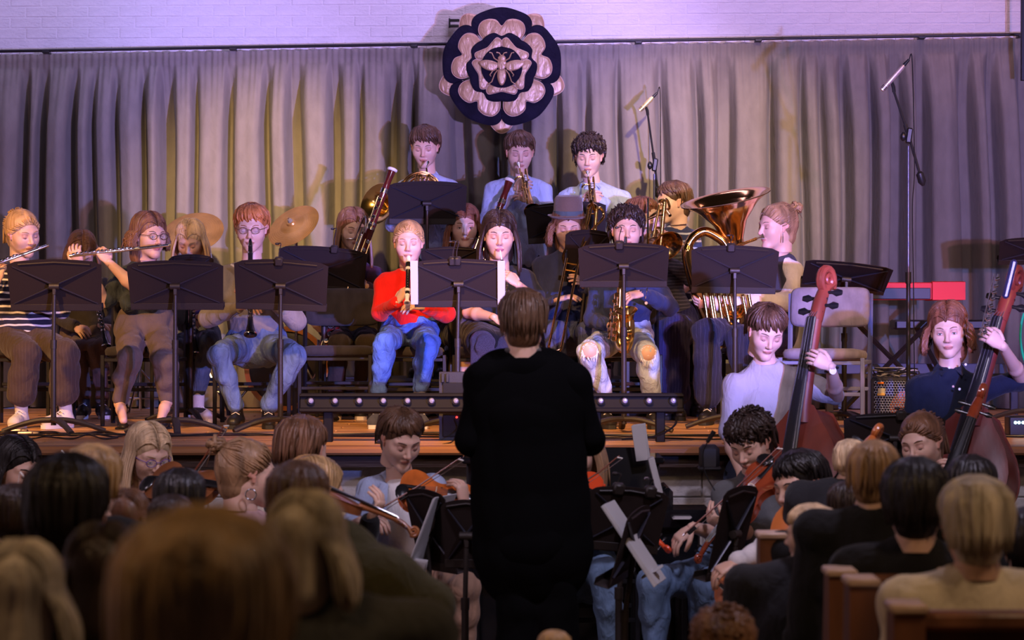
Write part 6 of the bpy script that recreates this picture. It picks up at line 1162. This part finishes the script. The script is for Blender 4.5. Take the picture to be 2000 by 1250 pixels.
violin_family('violin', 'dark red violin held down to the left by the young man in grey shirt', W(1515, 905, 11.25), W(1428, 1008, 11.12), (-.62, -.62, .10), .36, vr)
bow('violin bow held low by the young man in grey shirt', W(1340, 1040, 11.08), W(1522, 872, 11.02), (-.4, .2, 1))
seat0(1440, 11.75, 'black stool chair under the violinist in the grey shirt'); 
p = person('blonde long-haired girl in purple-rimmed spectacles playing viola, left side below the stage', 11.9, (290, 888, 34, 20, 0, -.08), ((232, 998), (325, 998)), blkc, ('blonde', 'long', dict(lng=.22, fringe=.085)), A=((215, 1060, -.05), (262, 1040, -.30)), B=((345, 1050, -.1), (368, 975, -.38)), hip=(285, 1120), glasses=('purple', (.12, .06, .35)), eyes='open', hs=1.12, **F0)
violin_family('viola', 'dark brown viola of the blonde girl in spectacles', W(296, 935, 11.55), W(395, 948, 11.4), (.1, -.8, .6), .37, vbn)
bow('bow of the blonde violist pointing up to the stage front', W(352, 958, 11.3), W(440, 828, 11.25), (-.5, .1, 1))
seat0(285, 12.05, 'black stool chair under the blonde violist')
p = person('dark-haired girl in profile with violin at far left below the stage', 11.6, (34, 918, 48, 14, 0, -.05), ((-30, 1025), (70, 1025)), blkc, ('black', 'long', dict(lng=.10, fringe=.08)), A=((-20, 1090, -.1), (60, 1060, -.3)), B=((85, 1085, -.1), (72, 985, -.35)), hip=(20, 1130), skin='tan', **F0)
violin_family('violin', 'orange-brown violin of the dark-haired girl at far left', W(20, 962, 11.25), W(95, 975, 11.1), (.1, -.7, .7), .345, vw)
bow('violin bow of the dark-haired girl standing upright at far left', W(118, 985, 11.0), W(128, 882, 10.95), (1, 0, 0))
bow('violin bow tilted upright left of the dark heads', W(28, 1040, 9.6), W(48, 925, 9.6), (1, 0, 0), 1.2)
seat0(20, 11.75, 'black stool chair under the dark-haired violinist')
person('woman with messy fair bun and hoop earring in profile, light pink top', 10.6, (486, 926, 108, 4, 0, 0), ((440, 1035), (528, 1035)), cloth('pink_top', (.55, .35, .33)), ('dirty', 'bun', dict(fringe=.06)), hip=(450, 1180), A=((405, 1110, -.1), (450, 1130, -.3)), B=((520, 1110, -.1), (500, 1130, -.3)), **F0)
br = [o for o in COL.objects if 'hoop earring' in o.get('label', '')][0]; MB().tube(arc(W(490, 966, 10.50), (1, 0, 0), (0, 0, 1), .022, 0, 360, 16)[:-1], .0035, 6, ring=True).build('earring', silver, br)
person('brown-haired boy turned away to the right, pale shirt, between the bun woman and violinist', 10.9, (592, 880, 150, 10, 0, 0), ((540, 985), (640, 985)), lb, ('chestnut', 'short', dict(fringe=.05)), hip=(590, 1120), **F0)
p = person('woman with long honey-blonde hair seen from behind playing a brown viola', 10.2, (618, 965, 120, 10, 0, 0), ((570, 1080), (680, 1075)), blkc, ('fair', 'long', dict(lng=.30, fringe=.06)), A=((545, 1150, 0), (560, 1170, .1)), B=((705, 1110, -.05), (722, 1014, -.14)), hip=(620, 1210), sleeve='long', handB=dict(d=(.55, -.1, .8), n=(-.5, .2, .4), curl=.95, side=1), handA='none', **F0)
violin_family('viola', 'brown viola with dark scroll held by the honey-blonde woman', W(545, 928, 10.0), W(640, 965, 9.97), (-.15, .1, 1), .36, vbn)
p = person('long-haired girl half hidden behind the conductor with red violin, tartan skirt and jeans', 11.9, (1128, 880, -20, 24, 0, -.08), ((1085, 990), (1180, 985)), cloth('dark_knit', (.03, .03, .04)), ('dirty', 'long', dict(lng=.18, fringe=.08)), A=((1070, 1060, -.1), (1120, 1030, -.3)), B=((1205, 1050, -.1), (1175, 975, -.34)), hip=(1130, 1120), LA=((1090, 1130, -.40), (1090, 1280, -.40), (0, -.18)), LB=((1185, 1120, -.44), (1195, 1280, -.40), (0, -.18)), pants=jeans('worn_blue', (.15, .24, .36)), **F0)
violin_family('violin', 'bright red-orange violin beside the conductor\'s right side', W(1118, 940, 11.45), W(1190, 990, 11.35), (.0, -.75, .6), .345, mat('violin_bright_red', (.75, .08, .02), .22, spec=.8))
bow('violin bow angled up beside the piano', W(1130, 948, 11.3), W(1210, 890, 11.3), (0, .2, 1)); seat0(1135, 12.05, 'black stool chair under the half hidden violinist')
seat0(450, 10.8, 'black stool chair under the bun-haired woman'); seat0(590, 11.1, 'black stool chair under the brown-haired boy turned away'); seat0(620, 10.4, 'black stool chair under the honey-blonde viola player')
# cellos
p = person('girl with light brown ponytail looking down, playing cello in pale blue-grey sweater', 11.9, (1800, 866, -36, 12, -8, -.06), ((1768, 975), (1862, 968)), cloth('pale_blue_knit', (.30, .36, .42)), ('chestnut', 'tied', dict(fringe=.07)), A=((1745, 1050, -.1), (1760, 1090, -.36)), B=((1900, 1010, .0), (1878, 930, -.20)), hip=(1820, 1120), LA=((1760, 1130, -.42), (1760, 1280, -.4), (0, -.18)), LB=((1890, 1130, -.42), (1890, 1280, -.4), (0, -.18)), pants=blkc, handB=dict(d=(-.6, -.3, .6), n=(-.3, .5, -.6), curl=.9), hs=1.14, eyes='down', **F0)
violin_family('cello', 'red-brown cello with curled scroll leaning by the ponytail girl', W(1752, 1215, 11.3), W(1838, 980, 11.55), (-.25, -1, .15), .74, vr)
seat0(1820, 12.05, 'black stool chair under the ponytail cellist')
p = person('dark-haired boy in profile leaning over his cello, white sleeve, hand by the scroll', 10.4, (1562, 950, -52, 10, -6, 0), ((1545, 1058), (1625, 1052)), cloth('white_shirt', (.60, .56, .54)), ('black', 'short', dict(fringe=.05)), skin='tan', A=((1500, 1070, -.15), (1440, 1100, -.36)), B=((1672, 1060, -.02), (1626, 1004, -.10)), hip=(1590, 1200), LA=((1470, 1190, -.35), (1470, 1380, -.3), (0, -.18)), LB=((1610, 1200, -.4), (1620, 1380, -.4), (0, -.18)), pants=blkc, handB=dict(d=(-.35, -.1, .9), n=(-.6, .5, 0), curl=.5), handA=dict(d=(-.8, -.2, -.3), n=(0, .3, -.9), curl=.7), **F0)
violin_family('cello', 'orange-brown cello behind pew end played by the leaning dark-haired boy', W(1452, 1225, 10.0), W(1560, 1065, 10.15), (-.35, -.9, .2), .62, mat('cello_orange', (.50, .14, .03), .3, spec=.7))
bow('cello bow slanting down behind the pew end', W(1408, 1136, 9.9), W(1500, 1222, 9.85), (.3, .2, 1), 1.6)
seat0(1590, 10.6, 'black stool chair under the leaning boy cellist')
p = person('player in dark jacket, forearm and hand holding a bow above the pew at right', 9.9, (1700, 1320, -20, 10, 0, 0), ((1650, 1380), (1750, 1380)), blkc, ('dark', 'short', {}), hip=(1700, 1500), **F0) if False else None

# ---------------------------------------------------------------- conductor
p = person('conductor in black suit seen from behind, short brown hair, arms raised in front', 10.0, (1022, 634, 180, 8, 0, .02), ((940, 738), (1118, 742)), mat('suit_black', (.003, .003, .0035), .95, spec=.04, fine=.2), ('brown', 'crop', dict(fringe=.05)), A=((920, 860, .02), (975, 830, .34)), B=((1152, 858, .04), (1090, 850, .36)), hip=(1035, 1000), LA=((1015, 1190, 0), (1012, 1385, 0), (0, .18)), LB=((1085, 1190, 0), (1088, 1385, 0), (0, .18)), pants=mat('suit_black', (.004, .004, .005)), floor=0, shoes=('sneaker', shb, solb), build=1.12, hs=1.04, skin='light', handA='none', handB='none', topname='jacket', sc=1.05, extra=dict(wide=1), hem=(1035, 1050, .0))
MB().tube(arc(W(1022, 684, 10.0), (1, 0, 0), (0, 1, 0), (.062, .066), 0, 360, 18)[:-1], .012, 6, ring=True).build('collar', mat('shirt_collar_grey', (.10, .09, .09), .8), p['root'])
tl = SDF(.012); tl.cone(W(985, 760, 10.02), W(1080, 765, 10.02), .14, .14, .06, .6, (0, 1, 0)).cone(W(1030, 800, 10.02), W(1040, 1075, 10.02), .22, .235, .08, .62, (0, 1, 0)); V, Fs = tl.mesh(.004, 18, 3); MB().add(V, Fs).build('coat_tails', mat('suit_black', (.004, .004, .005)), p['root'], sharp=180)

# ---------------------------------------------------------------- stands and piano in the pit
K0 = dict(fz=0, legs=(-60, 60, 180))
music_stand('black music stand turned sideways in front of the violinist in pale blue shirt', 800, 882, 955, 1115, 11.0, 848, None, lean=12, yaw=-58, **K0)
music_stand('large black music stand at the left hand of the conductor', 862, 962, 975, 1110, 10.7, 905, None, lean=12, yaw=-8, **K0)
music_stand('black music stand close at the right side of the conductor', 1142, 1300, 950, 1078, 10.8, 1186, None, lean=14, yaw=14, slope=6, lamp=[(-.3, .06, 'clip light'), (.5, .05, 'silver clip light')], **K0)
music_stand('black music stand turned sideways holding white sheets right of the conductor', 1190, 1275, 990, 1135, 10.3, 1190, None, lean=16, yaw=78, **K0)
music_stand('tall black music stand turned sideways in front of the jeans-clad violinist at right', 1392, 1470, 948, 1130, 10.6, 1420, None, lean=14, yaw=60, **K0)
music_stand('wide black music stand of bass players with a clip on top', 1647, 1846, 806, 900, 12.3, 1750, None, lean=10, lamp=[(.12, .03, 'clip light')], **K0)
for l, c, sz, rt in (('open white sheet music on the sideways stand by the violinist in pale blue', W(840, 1042, 10.97), (.006, .25, .34), Rz(-20) @ Ry(22)), ('thick white sheet music booklet on the sideways stand right of the conductor', W(1236, 1062, 10.25), (.008, .24, .38), Rz(-12) @ Ry(-34)), ('curled white page at lower end of the sideways stand', W(1272, 1118, 10.2), (.09, .06, .004), Ry(-30)), ('white page hanging near the pew end', W(1462, 1122, 10.3), (.10, .14, .004), Ry(20)),
    ('small white page below left of the violinist stand', W(812, 1106, 10.9), (.08, .05, .05), Ry(10)), ('white booklet standing on top of the piano', W(1250, 865, 12.2), (.06, .02, .17), Ry(-8)), ('white score leaning in front of the piano lid', W(1278, 930, 11.95), (.02, .10, .17), Ry(-14)), ('white sheet lying by the piano keys', W(1330, 1012, 11.9), (.08, .10, .004), None)):
    m = MB(); 
    for k in range(3): m.box(Vector(c) + Vector((k * .004, k * .003, k * .003)), sz, rt, .0008)
    tag(m.build('sheet_music', paper, None, loc=c), l, 'paper')
def piano():
    m = mat('piano_black', (.010, .010, .012), .12, spec=.7); Y = 12.3; a, b = W(1195, 905, Y), W(1290, 905, Y); th = thing('upright_piano', 'glossy black upright piano standing against stage front beside the conductor', 'piano', (a.x + .1, Y, 0)); x0, x1 = a.x - .7, b.x; zt = a.z
    MB().box(((x0 + x1) / 2, Y + .22, zt / 2 + .02), (x1 - x0, .34, zt - .04), None, .01).build('case', m, th); MB().box(((x0 + x1) / 2, Y + .2, zt + .012), (x1 - x0 + .04, .42, .03), None, .008).build('lid', m, th)
    MB().box(((x0 + x1) / 2, Y - .10, .64), (x1 - x0, .34, .10), None, .01).build('key_bed', m, th); MB().box((x1 + .02, Y - .06, .74), (.05, .42, .16), None, .03).build('cheek', m, th); MB().box((x0 - .02, Y - .06, .74), (.05, .42, .16), None, .03).build('cheek', m, th)
    k = MB(); n = 38
    for i in range(n): k.box((x0 + .04 + (x1 - x0 - .08) * (i + .5) / n, Y - .13, .705), ((x1 - x0 - .08) / n - .001, .15, .02), None, .002)
    k.build('white_keys', mat('ivory_keys', (.8, .78, .7), .3), th)['kind'] = 'stuff'
    MB().box(((x0 + x1) / 2, Y - .02, .88), (x1 - x0 - .1, .02, .24), Rx(-14), .006).build('music_desk', m, th)
    for x in (x0 + .04, x1 - .04): MB().box((x, Y - .2, .30), (.07, .07, .60), None, .01).build('leg', m, th)
    MB().box((W(1320, 1000, 11.9).x, 12.1, .80 - .12), (.34, .34, .09), None, .01).box((W(1320, 1000, 11.9).x, 12.1, .32), (.24, .2, .64), None, .01).build('side_table', m, th)
piano()
tag(MB().box(W(1385, 893, 13.05), (.10, .12, .13), None, .02).box(W(1385, 914, 13.05), (.12, .13, .02), None, .01).build('under_stage_lamp', mat('dark_plastic', (.02, .018, .02), .5), None, loc=W(1385, 920, 13.0)), 'dark box hanging under the stage edge left of white t-shirt bassist', 'box')
gm = thing('goose_microphone', 'thin black gooseneck microphone rising above the sideways stand at right', 'microphone', tuple(W(1395, 955, 10.6))); MB().tube(spline([W(1396, 958, 10.6), W(1378, 925, 10.6), W(1372, 890, 10.6), W(1382, 862, 10.6)], 5), .003, 6).build('gooseneck', bk, gm); MB().tube([W(1381, 864, 10.6), W(1395, 842, 10.6)], [.008, .011], 10).build('capsule', bk, gm)

# ---------------------------------------------------------------- audience seen from behind
coatd = cloth('coat_black', (.010, .010, .012)); coatg = cloth('coat_dark_grey', (.02, .02, .023)); olive = cloth('jacket_olive', (.055, .050, .020)); brn = cloth('coat_brown', (.035, .022, .016)); cream_s = cloth('shirt_cream', (.72, .62, .46)); grn = cloth('jumper_grey_green', (.05, .05, .045))
def aud(label, px, py, w, Y, top, hair, yaw=180, pitch=4, roll=0, sw=None, **k):
    """px,py = middle of the head, w = head width in pixels"""
    hs = (w * Y / F) / .178; sw = sw or .40 * F / Y; sy = py + (.075 + .108 * hs) * F / Y
    return person(label, Y, (px, py, yaw, pitch, roll, 0), ((px - sw / 2, sy), (px + sw / 2, sy)), top, hair, A=((px - sw * .62, sy + .30 * F / Y, .05), (px - sw * .4, sy + .42 * F / Y, .28)), B=((px + sw * .62, sy + .30 * F / Y, .05), (px + sw * .4, sy + .42 * F / Y, .28)), hip=(px, sy + .50 * F / Y), floor=0, hs=hs, vox=.013, handA='none', handB='none', build=1.1, **k)
aud('nearest blurred head with light brown hair filling the lower left', 400, 1238, 345, 2.75, brn, ('fair', 'short', dict(fringe=.05)))
aud('blurred blonde-grey short-haired head right of the nearest head', 602, 1068, 150, 4.6, grn, ('grey', 'bob', dict(fringe=.05)), yaw=165)
aud('blurred brown-haired person in olive jacket, arm stretched to the right', 585, 985, 118, 7.0, olive, ('brown', 'short', {}), yaw=170)
o_ = COL.objects[-1]; ol = [o for o in COL.objects if 'olive jacket' in o.get('label', '')][0]
s = SDF(.014); s.cone(W(640, 1125, 7.0), W(745, 1150, 6.9), .11, .11, .04).cone(W(745, 1150, 6.9), W(835, 1185, 6.9), .085, .07, .04).cone(W(640, 1125, 7.0), W(650, 1240, 7.0), .16, .20, .05); V, Fs = s.mesh(.006, 18, 4); MB().add(V, Fs).build('raised_sleeve', olive, ol, sharp=180)
aud('blurred very dark head left of the nearest head', 135, 1000, 160, 5.6, brn, ('black', 'short', {}), yaw=175)
aud('blurred dull blond head behind the very dark one', 182, 948, 112, 7.4, coatg, ('fair', 'short', {}))
aud('blurred auburn head beside the very dark one', 248, 1022, 92, 7.6, brn, ('chestnut', 'bob', {}))
aud('dark head between the auburn one and the bun woman', 352, 985, 98, 8.2, coatd, ('black', 'short', {}))
aud('darker low head directly above the nearest head', 335, 1030, 88, 7.2, coatd, ('dark', 'short', {}))
aud('pale greyish blurred head at the lower left corner', 45, 1172, 160, 4.2, cloth('coat_taupe', (.10, .08, .06)), ('white', 'bob', {}))
aud('dark brown blurred head low behind the lower left corner', 205, 1130, 150, 4.9, coatd, ('dark', 'bob', {}))
aud('brown-coated dark head left of the very dark head', 30, 1010, 90, 7.4, brn, ('dark', 'short', {}))
aud('top of a brown curly head at the bottom edge right of middle', 1412, 1268, 110, 6.4, brn, ('chestnut', 'curly', {}))
aud('top of a fair head at the bottom edge below the conductor', 1082, 1275, 60, 6.8, brn, ('fair', 'short', {}))
aud('man with cropped greying brown hair and ear towards left, black coat, right side', 1708, 932, 100, 7.6, coatd, ('dirty', 'crop', {}), yaw=158, sw=225)
aud('dark-haired man with grey collar in a black coat in front of the cropped man', 1788, 985, 128, 7.0, coatd, ('black', 'short', {}), yaw=172, sw=235)
aud('grey-haired man in cream shirt at the lower right', 1905, 1030, 140, 6.2, cream_s, ('grey', 'short', {}), yaw=178, sw=265, skin='tan')
aud('small dark head between blond child and cropped man', 1650, 990, 68, 8.6, coatd, ('dark', 'crop', {}))
aud('blond child looking left above the pew end', 1580, 1045, 84, 8.0, coatg, ('blonde', 'short', {}), yaw=-120)
aud('dark-haired head behind the grey-haired man', 1895, 955, 92, 8.6, coatd, ('black', 'short', {}))
aud('blond head behind cropped man, near the bass stand', 1662, 900, 58, 10.2, coatg, ('blonde', 'short', {}), yaw=150)
aud('dark figure at the far right edge beside grey-haired man', 2010, 1070, 110, 7.4, coatd, ('black', 'short', {}))
# pews
pw = mat('pew_wood', (.17, .065, .030), .45, 0, .15, 20, (1, 1, .2), .35, 8); pe = mat('pew_top_worn', (.50, .34, .24), .5, 0, .1, 30, var=.2)
def pew(label, x0, x1, ytop, Y, end=True, w=.07):
    a, b = W(x0, ytop, Y), W(x1, ytop, Y); th = thing('pew', label, 'pew', ((a.x + b.x) / 2, Y, 0)); z = a.z
    MB().box(((a.x + b.x) / 2, Y + .03, z - .22), (b.x - a.x, .03, .44), Rx(-6), .004).build('back_panel', pw, th); MB().box(((a.x + b.x) / 2, Y - .0, z), (b.x - a.x, .06, .045), None, .012).build('top_rail', pw, th); MB().box(((a.x + b.x) / 2, Y + .24, .44), (b.x - a.x, .42, .035), None, .008).build('seat', pw, th)
    for x in ((a.x, b.x) if end else (b.x,)):
        e = MB(); e.prism([(-.05, 0), (.48, 0), (.50, .46), (.40, .52), (.12, .60), (.06, z + .02), (-.05, z + .02)], (x - w / 2, Y, 0), (0, 1, 0), (0, 0, 1), (1, 0, 0), w).build('pew_end', pw, th)
        MB().box((x, Y + .005, z + .03), (w + .014, .13, .022), None, .006).build('end_cap', pe, th)
pew('dark wooden pew with tall pale-topped end post beside the blond child', 1506, 1640, 1062, 8.6, w=.085)
pew('dark wooden pew back behind the man in the black coat', 1640, 1860, 1138, 6.9)
pew('dark wooden pew with worn end just left of the cream shirt', 1682, 2090, 1158, 6.4)
pew('nearest dark wooden pew along the bottom right edge', 1770, 2100, 1212, 5.7)
pew('low dark wooden pew with pale cap at the bottom left of centre', 560, 722, 1222, 6.9)
pew('dark pew end with a pale cap beside the olive sleeve', 600, 705, 1090, 7.4)

tag(MB().tube(spline([W(2000, 612, 16.4), W(1995, 632, 16.4), W(1993, 660, 16.4), W(1997, 690, 16.4), W(2004, 715, 16.4), W(2012, 770, 16.4)], 6), .008, 8).build('green_cable', mat('cable_green', (.01, .55, .30), .4), None, loc=W(1995, 660, 16.4)), 'bright green cable hanging at the right edge beside the bass scroll', 'cable')
db = thing('stage_box', 'small stage box with glowing pale cyan lights at the right edge', 'stage box', tuple(W(1995, 812, 14.3))); z_ = SZ + .05
MB().box((W(1996, 0, 14.3).x, 14.38, SZ + .055), (.14, .14, .11), None, .008).build('case', bk, db)
for px in (1984, 1991, 1999): MB().lathe([(0, -.004), (.008, -.002), (.009, .004)], (W(px, 0, 14.3).x, 14.305, SZ + .075), (0, 1, 0), 10).build('indicator', mat('cyan_light', (.45, .95, 1), .3, emit=5), db)
